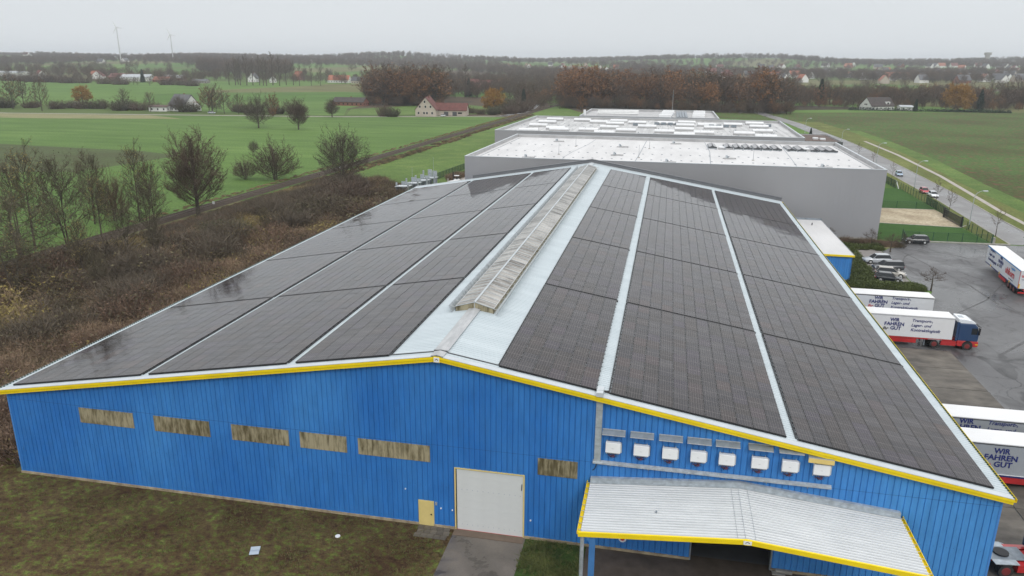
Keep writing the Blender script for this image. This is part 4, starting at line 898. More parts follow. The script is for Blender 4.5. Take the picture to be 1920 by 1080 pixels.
def trailer(loc, rz, label, side='tarp', L=13.6, roofp=False):
    t = empty('semi_trailer', loc, rz, label, 'trailer', 'semi trailers in the yard')
    # local: x from 0 (rear) to L (front), y -1.27..1.27
    MB().box(0, L, -1.27, 1.27, 1.18, 3.92).build('box_body', M[side], t)
    MB().box(-.02, L+.02, -1.28, 1.28, 3.92, 4.0).build('roof', M['trwhite'], t)
    for y in (-1.29, 1.27): MB().box(0, L, y, y+.02, 3.82, 3.93).build('top_rail', M['alu'] if side == 'trwhite' else M['darkgrey'], t)
    if roofp:
        mb = MB()
        for a, b in ((.6, 1.5), (3.3, 4.5), (6.6, 8.4), (9.9, 11.2)): mb.box(a, b, -1.2, 1.2, 4.001, 4.006)
        mb.build('translucent_panel', M['trgrey'], t)
    MB().box(.1, L-.2, -.5, .5, .85, 1.18).build('chassis', M['truckred_'] if 0 else M['red'], t)
    for y in (-1.27, 1.23): MB().box(0, L, y, y+.04, 1.02, 1.2).build('side_rail', M['navy'] if side != 'trwhite' else M['red'], t)
    for s in (-1, 1):
        MB().box(3.2+2.9, 9.6, s*1.2-.03, s*1.2+.03, .45, .98).build('side_guard', M['red'], t)
        for k in range(3): wheel(t, 1.9+k*1.32, s*1.05, .5, .36, rim='darkred')
        MB().box(10.6, 10.75, s*.8-.08, s*.8+.08, .1, 1.0).build('support_leg', M['galvd'], t)
    MB().box(-.12, -.02, -1.2, 1.2, .45, .68).build('bumper', M['red'], t)
    for s in (-1, 1): MB().box(-.04, 0, s*1.17-.08, s*1.17+.08, 1.25, 1.9).build('marker_light', M['lampy'], t); MB().box(-.15, -.12, s*.9-.2, s*.9+.2, .5, .63).build('tail_light', M['tail'], t)
    MB().box(-.02, 0, -1.2, -.01, 1.2, 3.9).box(-.02, 0, .01, 1.2, 1.2, 3.9).build('rear_door', M[side], t)
    return t
def wfg(t, x, side, zc=2.75, sc=1., ihr='redprint', dirx=1):
    """the slogan on one long side; x along the trailer, side -1 = towards -y"""
    y = side*1.295
    def put(s_, size, m, dx, dz, **k):
        text(s_, size*sc, M[m], t, facing((x+dx*sc*dirx, y, zc+dz*sc), (dirx, 0, 0)), **k)
    for s_, dz, w_ in (('WIR', .55, 1.12), ('FAHREN', 0, 2.25), ('GUT', -.55, 1.25)):
        put(s_, .62, 'navy', .22 if s_ == 'GUT' else 0, dz, bold=.018, width=w_*sc)
    put('Ihr', .55, ihr, -.98, -.62, shear=.35, bold=.012)
def tlk(t, x, side, zc=2.75, sc=1., dirx=1, col='navy'):
    y = side*1.295
    for k, s_ in enumerate(('Transport-,', 'Lager- und', 'Kontraktlogistik')):
        text(s_, .52*sc, M[col], t, facing((x, y, zc+(.62-.62*k)*sc), (dirx, 0, 0)), shear=.25, bold=.008, align='LEFT')
TA = trailer((74.3, 58.65, .05), 0, 'white trailer without tractor docked left of the long red and white truck', 'tarp'); wfg(TA, 6.75, -1, 3.0); tlk(TA, 8.35, -1, 3.0)
TB = trailer((74.1, 50.2, .05), 0, 'white box trailer coupled to the blue tractor, with striped roof', 'trwhite', roofp=True); wfg(TB, 6.8, -1, 2.75, 1, 'black'); tlk(TB, 8.75, -1, 2.75); tlk(TB, 1.9, -1, 2.75)
TC = trailer((74.3, 21.1, .05), 0, 'grey white trailer behind the front one at the lower docks', 'tarpd'); wfg(TC, 4.9, -1, 3.05, 1.05); tlk(TC, 6.6, -1, 3.05)
TD = trailer((74.3, 16.4, .05), 0, 'front grey trailer at the lower docks with blue slogan and red Ihr', 'tarpd'); wfg(TD, 6.05, -1, 2.72, 1.1); tlk(TD, .9, -1, 2.72); tlk(TD, 8.2, -1, 2.72)
MB().box(6, 9, -1.33, -1.28, 1.2, 1.24).build('edge_strip', M['white'], TD); text('KRONE', .16, M['white'], TD, facing((6.0, -1.245, .72), (1, 0, 0)), bold=.004)
TU = trailer((105.3+1.35, 75.3, .05), math.atan2(17.6, 1.75), 'white trailer out in the yard with blue and red lettering, front towards the street', 'tarp', L=17.4)
# long left side seen from the hall: text runs from the front (far) to the rear (near) = local -x
tlk(TU, 16.2, 1, 2.9, 1.35, -1); wfg(TU, 9.6, 1, 2.9, 1.15, 'darkgrey', -1)
text('uhlhorn', 1.45, M['redprint'], TU, facing((4.6, 1.295, 2.45), (-1, 0, 0)), bold=.03, width=4.4)
text('Logistics', .55, M['lightblue'], TU, facing((3.4, 1.295, 3.35), (-1, 0, 0)), bold=.01); text('www.uhlhorn.de', .3, M['navy'], TU, facing((3.7, 1.295, 1.6), (-1, 0, 0)))
text('uhlhorn', .7, M['redprint'], TU, facing((-.04, 0, 3.2), (0, -1, 0)), bold=.015); text('WIR FAHREN IHR GUT', .2, M['navy'], TU, facing((-.04, 0, 2.6), (0, -1, 0)))
MB().box(0, 17.4, 1.285, 1.31, 3.80, 3.95).build('blue_edge', M['lightblue'], TU); MB().box(-.03, .12, 1.28, 1.31, 1.2, 3.95).build('red_edge', M['redprint'], TU)
for x in (4.2, 9.4, 14.2): MB().box(x-.2, x+.2, 1.28, 1.30, 1.0, 1.35).build('marker_light', M['lampy'], TU)
def tractor(loc, rz, label, roofwhite=True, cabz=3.75):
    t = empty('truck_tractor', loc, rz, label, 'truck')
    # local x: cab front at +x 3.5, chassis back to -2.6
    MB().box(-2.7, 3.2, -.45, .45, .75, 1.05).build('chassis', M['red'], t)
    mb = MB(); pf = [(1.15, 1.15), (3.42, 1.15), (3.46, 2.1), (3.18, 3.05), (2.85, 3.35), (1.15, 3.35)]; mb.prism(pf, 'y', -1.23, 1.23); bevel(mb.build('cab', P_['navy'], t), .07, 3)
    mb = MB(); mb.prism([(1.0, 3.36), (3.0, 3.36), (2.85, 3.55), (2.4, 3.78), (1.6, 3.9), (1.0, 3.9)], 'y', -1.12, 1.12); bevel(mb.build('roof_fairing', P_['white'] if roofwhite else P_['navy'], t), .05, 2)
    MB().box(1.2, 1.7, -.4, .4, 3.9, 3.93).build('roof_hatch', M['galv'], t)
    mb = MB().prism([(1.25, .42), (3.45, .42), (3.55, .62), (3.53, 1.14), (1.15, 1.14), (1.1, .7)], 'y', -1.24, 1.24); bevel(mb.build('bumper', P_['truckred'], t), .05, 2)
    MB().prism([(3.475, 2.12), (3.455, 2.12), (3.18, 2.98), (3.205, 3.0)], 'y', -1.1, 1.1).build('windscreen', M['glass'], t)
    for s in (-1, 1):
        MB().box(2.55, 3.22, s*1.235-.005, s*1.235+.005, 2.05, 2.85).build('side_window', M['glass'], t)
        MB().box(2.45, 3.3, s*1.236-.004, s*1.236+.004, 1.2, 1.95).build('door', P_['navy'], t)
        MB().box(3.3, 3.45, s*1.38-.12, s*1.38+.12, 2.1, 2.95).tube((3.3, s*1.2, 2.9), (3.35, s*1.35, 2.9), .03).build('mirror', M['black'], t)
        MB().box(3.50, 3.57, s*.95-.2, s*.95+.2, .68, .86).build('headlight', mat('lit_headlamp', (.9, .65, .3), .3) if 0 else M['head'], t)
        MB().box(3.2, 3.5, s*1.245-.01, s*1.245+.01, .7, .84).build('side_lamp', M['lampy'], t)
        MB().tube((2.35, s*1.18, .56), (2.35, s*1.25, .56), .62, n=18).build('wheel_arch', M['black'], t)
        wheel(t, 2.35, s*1.1, .5, .34, rim='darkred'); wheel(t, -1.4, s*1.02, .5, .5, rim='darkred')
        MB().box(-.65, 1.05, s*.98-.25, s*.98+.25, .42, .98).build('side_tank', P_['truckred'], t); MB().box(.9, 1.16, s*1.1-.06, s*1.1+.06, 1.1, 3.5).build('air_deflector', P_['navy'], t)
        MB().box(-2.2, -.6, s*1.02-.28, s*1.02+.28, 1.05, 1.1).build('mudguard', M['galv'], t)
    MB().box(-2.6, .3, -.75, .75, 1.06, 1.1).build('deck_plate', M['galvd'], t); MB().tube((-1.2, 0, 1.1), (-1.2, 0, 1.22), .5, n=16).build('fifth_wheel', M['black'], t); MB().box(3.54, 3.57, -.55, .55, .5, .62).build('number_plate', M['white'], t)
    MB().prism([(3.3, 3.05), (3.62, 2.95), (3.62, 2.99), (3.3, 3.12)], 'y', -1.1, 1.1).build('sun_visor', M['black'], t); MB().box(3.46, 3.50, -.9, .9, 1.25, 1.85).build('grille', M['black'], t)
    return t
tractor((87.2, 50.2, .05), 0, 'dark blue and red tractor with white roof in front of the box trailer')
tractor((77.6, 4.0, .05), R(8), 'dark blue tractor without trailer at the lower right edge', False)
t = empty('hose', (76.3, 6.6, .15), R(-15), 'short grey bent pipe lying on the apron near the hall corner', 'pipe'); MB().tube((0, 0, .1), (1.3, .1, .12), .09).tube((1.3, .1, .12), (1.7, -.25, .1), .09).tube((1.7, -.25, .1), (1.8, -.6, 0), .09).build('pipe', M['galv'], t)
# forklift and steel ramps left behind the hall
t = empty('forklift', (-7.0, 161, .03), R(200), 'white and black forklift on the paving left of the grey hall', 'forklift')
bevel(MB().box(-1.0, .8, -.6, .6, .35, 1.1).build('body', M['white'], t), .08, 2); MB().box(.8, 1.0, -.45, -.3, .1, 3.2).box(.8, 1.0, .3, .45, .1, 3.2).box(.8, 1.0, -.45, .45, 2.9, 3.1).build('mast', M['black'], t)
MB().box(-.8, .6, -.55, .55, 2.05, 2.15).build('roof', M['white'], t); mb = MB()
for x in (-.75, .55):
    for y in (-.5, .5): mb.tube((x, y, 1.1), (x, y, 2.05), .04)
mb.build('cage', M['black'], t); MB().box(1.0, 2.0, -.3, -.18, .1, .15).box(1.0, 2.0, .18, .3, .1, .15).build('fork', M['darkgrey'], t)
for x, y in ((-.65, -.55), (-.65, .55), (.55, -.55), (.55, .55)): MB().tube((x, y-.1, .3), (x, y+.1, .3), .3, n=12).build('wheel', M['rubber'], t)
MB().box(-.4, .1, -.25, .25, 1.1, 1.7).build('seat', M['black'], t)
t = empty('bollard', (-8.8, 158.5, 0), 0, 'pale concrete bollard beside the white trailer left of the grey hall', 'bollard'); MB().box(-.15, .15, -.15, .15, 0, 1.6).build('post', M['path'], t)
t = empty('flatbed', (-6.2, 156.3, .03), R(160), 'low white vehicle beside the forklift, mostly behind the roof edge', 'vehicle'); bevel(MB().prism([(-2, .4), (2, .4), (2, .9), (1.0, 1.3), (-2, 1.4)], 'y', -.9, .9).build('body', M['white'], t), .08); 
for x in (-1.3, 1.3):
    for y in (-.85, .85): MB().tube((x, y-.08, .35), (x, y+.08, .35), .35, n=12).build('wheel', M['rubber'], t)
for k, (x, y, hh, nm) in enumerate(((-14.6, 137.5, 3.3, 'nearest'), (-13.8, 143, 3.6, 'second'), (-12.9, 148, 3.7, 'third'), (-12.3, 153, 4.4, 'farthest'))):
    t = empty('steel_ramp', (x, y, 0), R(-8), 'galvanised steel ramp unit behind the left eave, %s of four' % nm, 'steel unit', 'galvanised steel units left of the halls')
    MB().box(-2.2, -1.9, -.2, .2, 0, hh).build('upright', M['galv'], t); MB().box(1.6, 1.9, -1.2, -.7, 0, hh*.95).build('upright', M['galv'], t); MB().box(-1.6, -.4, 1.9, 2.0, 0, hh*1.02).box(-.2, 1.2, 1.9, 2.0, 0, hh*.95).build('side_panel', M['galv'], t)
    MB().prism([(-1.9, 2.3), (1.9, 2.55), (1.9, 2.7), (-1.9, 2.45)], 'y', -1.3, 1.3).build('table', M['flash'], t); MB().box(-1.7, -1.5, -1.1, 1.1, 0, 2.3).box(1.3, 1.5, -1.1, 1.1, 0, 2.4).build('leg', M['galvd'], t)
# ================================================================== FENCES, LAMPS
def fence(name, pts, h, label, step=2.5, mesh='mesh', cat='fence'):
    t = empty(name, (*pts[0], 0), 0, label, cat); ox, oy = pts[0]
    pm = MB().box(-.05, .05, -.05, .05, 0, h+.08).mesh('post', M['green'])
    for (x0, y0), (x1, y1) in zip(pts, pts[1:]):
        n = max(1, round(math.hypot(x1-x0, y1-y0)/step))
        for k in range(n):
            a, b = (x0+(x1-x0)*k/n, y0+(y1-y0)*k/n), (x0+(x1-x0)*(k+1)/n, y0+(y1-y0)*(k+1)/n)
            link('post', pm, t, (a[0]-ox, a[1]-oy, 0))
            MB().poly([(a[0]-ox, a[1]-oy, .08), (b[0]-ox, b[1]-oy, .08), (b[0]-ox, b[1]-oy, h), (a[0]-ox, a[1]-oy, h)]).build('wire_panel', M[mesh], t)
            MB().tube((a[0]-ox, a[1]-oy, h), (b[0]-ox, b[1]-oy, h), .025, n=4).build('top_rail', M['green'], t)
    link('post', pm, t, (pts[-1][0]-ox, pts[-1][1]-oy, 0)); return t
fence('fence', [(99.2, 111.9), (115.4, 112.6)], 1.9, 'green mesh fence on the kerb behind the black off-roader')
fence('fence', [(115.5, 112.6), (115.3, 128.2)], 1.9, 'green mesh fence along the street beside the front lawn')
fence('fence', [(116.6, 149.4), (116.9, 181), (115.9, 196)], 1.9, 'green mesh fence along the street past the sand pad', mesh='mesh')
fence('fence', [(94.6, 149.4), (116.5, 149.9)], 1.7, 'green mesh fence between the sand pad and the far lawn', 4.2, 'screen_' if 0 else 'mesh')
fence('fence', [(97.9, 106.4), (98.8, 111.7)], 2.4, 'short dark green fence panel standing beside the bare shrubs', 5.4, 'meshd')
fence('gate', [(116.1, 140), (116.6, 149.2), (116.8, 158)], 2.0, 'closed dark green mesh gate leaf beside the sand pad', 1.3, 'meshd', 'gate')
fence('fence', [(115.9, 182), (115.6, 204)], 2.2, 'dark screened fence at the corner of the grey hall', 2.5, 'meshd')
t = empty('sliding_gate', (115.3, 129, 0), 0, 'black barred sliding gate between the sand pad and the street', 'gate')
for k in range(40): MB().box(-.03, .03, k*.27, k*.27+.05, .15, 1.95).build('bar', M['black'], t)
for z in (.1, 1.0, 1.95): MB().box(-.05, .05, 0, 10.8, z, z+.09).build('rail', M['black'], t)
for y in (-.1, 10.9): MB().box(-.18, .18, y-.18, y+.18, 0, 2.3).build('gate_post', M['black'], t)
t = empty('brace', (116.6, 181.5, 0), 0, 'white slanting brace at the end of the screened fence', 'brace'); MB().tube((0, 0, 0), (-.6, 1.2, 2.2), .12, n=6).build('tube', M['white'], t)
tt = empty('gate_pillar', (115.7, 112.9, 0), 0, 'short pale concrete pillar at the street corner of the lawn fence', 'pillar'); MB().box(-.3, .3, -.3, .3, 0, 1.3).build('pillar', M['concrete'], tt)
fence('fence', [(-16.5, 148), (-14.6, 160), (-12.1, 188), (-10, 205)], 2.0, 'dark fence between the meadow and the paving left of the grey halls', 2.5, 'meshd')
def lamp(loc, h, rz, label):
    t = empty('street_lamp', loc, rz, label, 'street lamp', 'street lamps along the road')
    MB().tube((0, 0, 0), (0, 0, h-1.6), .10, .06, 8).build('pole', M['galv'], t); MB().tube((0, 0, 0), (0, 0, 1.1), .13, .12, 8).build('base', M['green'], t)
    mb = MB(); pr0 = Vector((0, 0, h-1.6))
    for k in range(1, 7):
        a = k/6*math.pi/2*.9; q = Vector((2.0*(1-math.cos(a))*.9+.0, 0, h-1.6+1.6*math.sin(a))); mb.tube(pr0, q, .05, .045, 6); pr0 = q
    mb.build('arm', M['galv'], t); bevel(MB().box(pr0.x, pr0.x+.95, -.16, .16, h-.14, h+.06).build('lamp_head', M['flash'], t), .05, 2); MB().box(pr0.x+.2, pr0.x+.85, -.12, .12, h-.17, h-.14).build('lens', M['white'], t)
for x, y, h, nm in ((116.0, 126.5, 8.4, 'nearest street lamp, rising from the lawn fence corner'), (119.8, 178.9, 8.4, 'street lamp rising behind the red and white cars'), (121.5, 228, 8.4, 'third street lamp, behind the corner of the grey hall'), (121.2, 283, 8.4, 'fourth street lamp beyond the dark roofed annex'), (117, 345, 8.4, 'farthest street lamp at the bend by the conifer')):
    lamp((x, y, 0), h, R(5), nm)
for x, y, h, nm in ((-12.75, 139.2, 7.2, 'thin pole by the nearest steel unit'), (-12.7, 157.5, 7.6, 'thin tall pole in front of the dark fence')):
    t = empty('pole', (x, y, 0), 0, nm, 'pole'); MB().tube((0, 0, 0), (0, 0, h), .05, .03, 6).build('mast', M['galv'], t)
t = empty('pole', (53, 305, 0), 0, 'thin mast behind the farthest hall, before the wood', 'pole'); MB().tube((0, 0, 0), (0, 0, 22), .12, .06, 6).build('mast', M['galv'], t)
# litter on the grass
t = empty('metal_sheet', (24.8, -5.7, .14), R(20), 'crumpled pale blue metal sheet lying on the mossy grass', 'metal sheet')
MB().prism([(-.42, 0), (-.14, .05), (.12, .0), (.42, .06), (.42, .075), (.12, .015), (-.14, .065), (-.42, .015)], 'x', -.33, .33).build('sheet', mat('sheet_metal', (.36, .42, .48), .4), t)
t = empty('manhole_cover', (29.8, -2.75, .06), R(10), 'small round white disc lying on the grass left of the door', 'cover'); MB().tube((0, 0, 0), (0, 0, .05), .19, n=16).build('disc', M['white'], t)

# ================================================================== TREES
def vec(az, el): return Vector((math.cos(az)*math.cos(el), math.sin(az)*math.cos(el), math.sin(el)))
class Tri:
    def __init__(s): s.v = []; s.f = []; s.m = []
    def sliver(s, p, q, w_, r, mi=0):
        d = q-p; a = d.cross(Vector((r.gauss(0, 1), r.gauss(0, 1), r.gauss(0, 1)))); l = a.length
        if l < 1e-6: return
        a *= w_/2/l; b = len(s.v); s.v += [p-a, p+a, q]; s.f.append((b, b+1, b+2)); s.m.append(mi)
    def leaf(s, p, sz, r, mi=1):
        a = Vector((r.gauss(0, 1), r.gauss(0, 1), r.gauss(0, .7))).normalized()*sz; c = Vector((r.gauss(0, 1), r.gauss(0, 1), r.gauss(0, .7))).normalized()*sz*.8
        b = len(s.v); s.v += [p, p+a, p+c]; s.f.append((b, b+1, b+2)); s.m.append(mi)
    def mesh(s, name, mats):
        me = bpy.data.meshes.new(name); me.from_pydata([tuple(x) for x in s.v], [], s.f)
        for k in mats: me.materials.append(k)
        if any(s.m): me.polygons.foreach_set('material_index', s.m)
        return me
def chain(mb, pts, r0, r1, n):
    for i in range(len(pts)-1):
        a = r0+(r1-r0)*i/(len(pts)-1); b = r0+(r1-r0)*(i+1)/(len(pts)-1); mb.tube(pts[i], pts[i+1], a, b, n, cap=False)
def bez(a, c, b, n): return [a*(1-t)**2+c*2*t*(1-t)+b*t*t for t in [k/n for k in range(n+1)]]
def make_tree(name, seed, h, rad, base=.25, n1=16, n2=7, n3=6, n4=4, tw=.05, tr=.3, upw=.5, mats=('twig',), leaves=0, lsz=.3, stems=1, lean=0, zc=None, tl=1., lobes=.25, limbn=5, org=.78, fill=.88, lr=.22):
    """bare crown: limbs rise from the trunk to points inside an uneven ellipsoid, then branch into sprays of fine twigs"""
    r = random.Random(seed); mb = MB(); T_ = Tri()
    zc = h*(base+1)/2 if zc is None else zc; rz_ = (h-zc)
    tops = []
    for s in range(stems):
        a0 = s*2.4+r.random(); off = vec(a0, 0)*(0 if stems == 1 else rad*.06)
        top = Vector((lean, 0, 0))+vec(a0, 0)*(r.uniform(.1, .5)*rad if stems > 1 else r.uniform(0, .08)*rad)+Vector((0, 0, h*r.uniform(.72, .82)))
        mid = off*1.2+Vector((0, 0, h*.4))+Vector((r.uniform(-.3, .3), r.uniform(-.3, .3), 0))*tr*2
        p = bez(off, mid, top, 6); chain(mb, p, tr/(stems**.4), tr*.16, 6); tops.append(p)
    ph = [r.uniform(0, 6.28) for _ in range(4)]
    def env(d):
        az = math.atan2(d.y, d.x); k = 1+lobes*(.5*math.sin(2*az+ph[0])+.3*math.sin(3*az+ph[1]+3*d.z)+.35*math.sin(5*d.z+ph[2]+az))
        return Vector((lean, 0, zc))+Vector((d.x*rad*k, d.y*rad*k, d.z*rz_*(k if d.z > 0 else k*1.0)*(1 if d.z > 0 else (zc-base*h)/max(rz_, .1))))
    for i in range(n1):
        p = tops[i % stems]; t = base*.8+(org-base*.8)*((i+.5)/n1)**.9; t = min(t/.78, .97)
        k = min(int(t*6), 5); o = p[k]+(p[k+1]-p[k])*(t*6-k)
        el = math.asin(min(.995, -.42+1.40*((i+.5)/n1)+r.uniform(-.05, .05))); d = vec(i*2.39996+r.uniform(-.4, .4), el)
        e_ = env(d); tip = o+(e_-o)*r.uniform(fill-.25, fill); L = (tip-o).length
        c_ = o+(tip-o)*.5+Vector((0, 0, -L*.06*(1-upw)*2+L*.0))-Vector((d.x, d.y, 0))*L*.05+Vector((d.x, d.y, 0))*L*.16+Vector((r.gauss(0, .05), r.gauss(0, .05), 0))*L
        q = bez(o, c_, tip, limbn); rl = max(tr*lr*(1-.5*t), tw*.7); chain(mb, q, rl, tw*.5, 4)
        for j in range(n2):
            u = .22+.78*(j+r.random())/n2; kk = min(int(u*limbn), limbn-1); b_ = q[kk]+(q[kk+1]-q[kk])*(u*limbn-kk)
            dd = ((tip-o).normalized()*.7+Vector((r.gauss(0, .6), r.gauss(0, .6), r.gauss(0, .45)))+Vector((0, 0, upw*.6))).normalized()
            L2 = rad*r.uniform(.22, .46)*(1.15-.4*u)*tl; m_ = b_+dd*L2*.5+Vector((r.gauss(0, .04), r.gauss(0, .04), r.gauss(0, .04)))*L2; t2 = b_+dd*L2+Vector((0, 0, upw*.12*L2))
            T_.sliver(b_, m_+(m_-b_)*.15, tw*1.5, r); T_.sliver(m_, t2, tw*1.2, r)
            for k2 in range(n3):
                v_ = (k2+.6)/n3; s0 = b_+(m_-b_)*min(1, 2*v_)+(t2-m_)*max(0, 2*v_-1)
                d3 = (dd*.8+Vector((r.gauss(0, .6), r.gauss(0, .6), r.gauss(0, .5)))+Vector((0, 0, upw*.55))).normalized(); L3 = L2*r.uniform(.30, .60)
                e3 = s0+d3*L3; T_.sliver(s0, e3, tw, r)
                for k4 in range(n4):
                    s4 = s0+(e3-s0)*r.uniform(.15, .95); d4 = (d3*.7+Vector((r.gauss(0, .6), r.gauss(0, .6), r.gauss(0, .5)))+Vector((0, 0, upw*.4))).normalized()
                    e4 = s4+d4*L3*r.uniform(.35, .75); T_.sliver(s4, e4, tw*.75, r)
                    if leaves and r.random() < leaves: T_.leaf(e4, lsz*r.uniform(.6, 1.3), r)
                    if leaves > 1 and r.random() < leaves-1: T_.leaf(s4, lsz*r.uniform(.6, 1.3), r)
    return mb.mesh(name+'_trunk', M['bark']), T_.mesh(name+'_crown', [M[k] for k in mats])
def make_conifer(seed, h, rad):
    r = random.Random(seed); mb = MB().tube((0, 0, 0), (0, 0, h*.95), h*.012+.1, .03, 6); T_ = Tri()
    for i in range(900):
        t = (i/900)**.8; z = h*(.06+.94*t); az = i*2.39996; rr_ = rad*(1-t)**.85*r.uniform(.75, 1.12)+.15
        o = Vector((0, 0, z)); e_ = o+Vector((math.cos(az)*rr_, math.sin(az)*rr_, -rr_*.22)); T_.sliver(o+(e_-o)*.35, e_, h*.02, r)
        for k in range(5): p = o+(e_-o)*r.uniform(.35, 1); T_.leaf(p, h*.045, r, 0)
    return mb.mesh('conifer_trunk', M['bark']), T_.mesh('conifer_crown', [M['conif']])
def make_bush(name, seed, h, rad, n, mats, leaves=.5, lsz=.12, tw=.05, up_=.8):
    r = random.Random(seed); T_ = Tri()
    for i in range(n):
        a = r.uniform(0, 6.283); rr_ = rad*math.sqrt(r.random())*.8; p = Vector((math.cos(a)*rr_, math.sin(a)*rr_, 0)); L = h*r.uniform(.45, 1.05)*(1-.35*(rr_/rad)**2)
        d = (Vector((math.cos(a)*rr_/rad*.6, math.sin(a)*rr_/rad*.6, up_))+Vector((r.gauss(0, .28), r.gauss(0, .28), 0))).normalized(); m_ = p+d*L*.6
        q = m_+(d+Vector((r.gauss(0, .4), r.gauss(0, .4), -.15))).normalized()*L*.5; T_.sliver(p, m_+(m_-p)*.1, tw*1.3, r); T_.sliver(m_, q, tw, r)
        for k in range(4):
            s_ = p+(m_-p)*r.uniform(.35, 1) if k < 2 else m_+(q-m_)*r.uniform(0, .9); e_ = s_+(d+Vector((r.gauss(0, .8), r.gauss(0, .8), r.gauss(0, .4)))).normalized()*L*r.uniform(.15, .35); T_.sliver(s_, e_, tw*.7, r)
            if r.random() < leaves: T_.leaf(e_, lsz*r.uniform(.6, 1.4), r, len(mats)-1)
    return T_.mesh(name, [M[k] for k in mats])
TR = {}
def reg(k, *a, **b): TR[k] = make_tree(k, *a, **b)
# near trees (unit = metres, built at their size)
reg('oval', 11, 19.5, 6.9, base=.10, n1=64, n2=10, n3=8, n4=5, tw=.065, tr=.48, upw=.5, mats=('twigbrown',), lobes=.10, zc=10.5, org=.5, fill=.97, lr=.16)
reg('spread', 12, 15.5, 8.0, base=.10, n1=44, n2=9, n3=7, n4=4, tw=.07, tr=.42, upw=.4, mats=('twig',), lobes=.2, zc=8, org=.5, fill=.95)
reg('dome', 13, 11.5, 7.2, base=.03, n1=46, n2=8, n3=7, n4=4, tw=.06, tr=.34, upw=.6, stems=4, mats=('twigbrown',), zc=4.6, lr=.18, org=.3, fill=.97, lobes=.12)
reg('slim', 14, 17, 3.2, base=.28, n1=36, n2=8, n3=6, n4=3, tw=.05, tr=.19, upw=.8, tl=1.3, mats=('twigg', 'ochre'), leaves=.12, lsz=.22, zc=10)
reg('slimb', 15, 16, 4.2, base=.22, n1=34, n2=8, n3=6, n4=3, tw=.05, tr=.22, upw=.8, tl=1.3, mats=('twigg', 'bramble'), leaves=.25, lsz=.22, stems=2, zc=10.5)
reg('mossy', 16, 12, 7.5, base=.15, n1=26, n2=9, n3=6, n4=4, tw=.06, tr=.34, upw=.15, mats=('twigg', 'ochre'), leaves=.1, lsz=.2, stems=2, zc=6.5)
reg('street', 17, 5.6, 1.7, base=.35, n1=10, n2=5, n3=4, n4=2, tw=.035, tr=.08, upw=.6, mats=('twigbrown', 'ochre'), leaves=.15, lsz=.12)
reg('pollard', 18, 3.4, 1.9, base=.45, n1=14, n2=6, n3=4, n4=2, tw=.035, tr=.14, upw=.7, mats=('twigbrown',), zc=1.9)
# far trees (unit height 1 scaled up), built for 24 m
for k, (sd, rd, mt, lv) in enumerate(((21, 8.2, ('twigbrown', 'russet'), .0), (22, 9, ('twig', 'russet'), .12), (23, 7.4, ('twiggrey', 'russet'), .03), (24, 8.6, ('twigbrown', 'russet'), .55), (25, 7.6, ('twig', 'russet'), 1.1))):
    reg('far%d' % k, sd, 24, rd*1.08, base=.10, n1=22, n2=7, n3=5, n4=3, tw=.16, tr=.36, upw=.55, mats=mt, leaves=lv, lsz=.8, lobes=.28, limbn=3, org=.6, fill=.95)
reg('poplar', 27, 24, 4.2, base=.16, n1=16, n2=6, n3=4, n4=3, tw=.16, tr=.42, upw=.8, mats=('twiggrey',), lobes=.4, limbn=3, tl=1.3)
reg('willow', 28, 15, 8.6, base=.1, n1=26, n2=9, n3=6, n4=4, tw=.16, tr=.5, upw=-.1, mats=('willow', 'willow'), leaves=1.5, lsz=.6, zc=7.2, lobes=.12, limbn=3)
reg('golden', 29, 15, 4.2, base=.1, n1=14, n2=6, n3=5, n4=3, tw=.14, tr=.3, upw=.5, mats=('twig', 'ochre2' if 0 else 'russet'), leaves=1.5, lsz=.7, zc=7.2, limbn=3)
TR['conifer'] = make_conifer(31, 16, 3.6)
TR['shrub'] = (MB().tube((0, 0, 0), (0, 0, 1), .1, .03, 5).mesh('shrub_trunk', M['bark']), make_bush('shrub_crown', 32, 4.6, 3.2, 260, ('twigbrown', 'twig'), .25, .28, .10, .9))
TR['greenbush'] = (MB().tube((0, 0, 0), (0, 0, 1), .1, .03, 5).mesh('bush_trunk', M['bark']), make_bush('bush_crown', 33, 4.6, 3.2, 300, ('twigg', 'evergreen'), .7, .40, .12, .8))
BASEH = dict(oval=19.5, spread=15.5, dome=11.5, slim=17, slimb=16, mossy=12, street=5.6, pollard=3.4, poplar=24, willow=15, golden=15, conifer=16, shrub=4.6, greenbush=4.6)
SRC = {}
def tree(kind, x, y, h, label, group=None, name='bare_tree', wide=1., cat='tree'):
    tm, cm = TR[kind]; k = h/BASEH.get(kind, 24); t = empty(name, (x, y, ter(x, y)-.05*0), random.uniform(0, 6.28), label, cat, group); t.scale = (k*wide, k*wide, k)
    a = link('trunk', tm, t); c = link('crown', cm, t); SRC.setdefault(kind, (a, c)); tree.crown = c; return t
tree('oval', -50, 101, 19.5, 'big round bare tree standing alone on the near side of the railway')
tree('dome', -59.5, 153.5, 12, 'bare dome shaped tree with many stems just beyond the tracks')
tree('spread', -37, 151, 16, 'wide bare tree with low spreading limbs by the end of the thicket')
tree('slim', -46.8, 82, 15.5, 'slender bare tree right next to the big round one, toward the camera')
tree('slim', -58, 92, 17, 'slender bare tree third from the big round tree')
tree('slimb', -47, 60, 18, 'two stemmed bare tree with a few yellow leaves over the dark field strip', wide=1.1)
tree('slim', -61, 67, 19, 'slender leaning bare tree at the left of the twin stemmed one', wide=1.2)
tree('slimb', -66, 88, 15, 'loose bare tree beyond the tracks behind the slender ones')
tree('mossy', -47, 50, 13.5, 'sprawling bare tree with greenish limbs at the left edge of the photo')
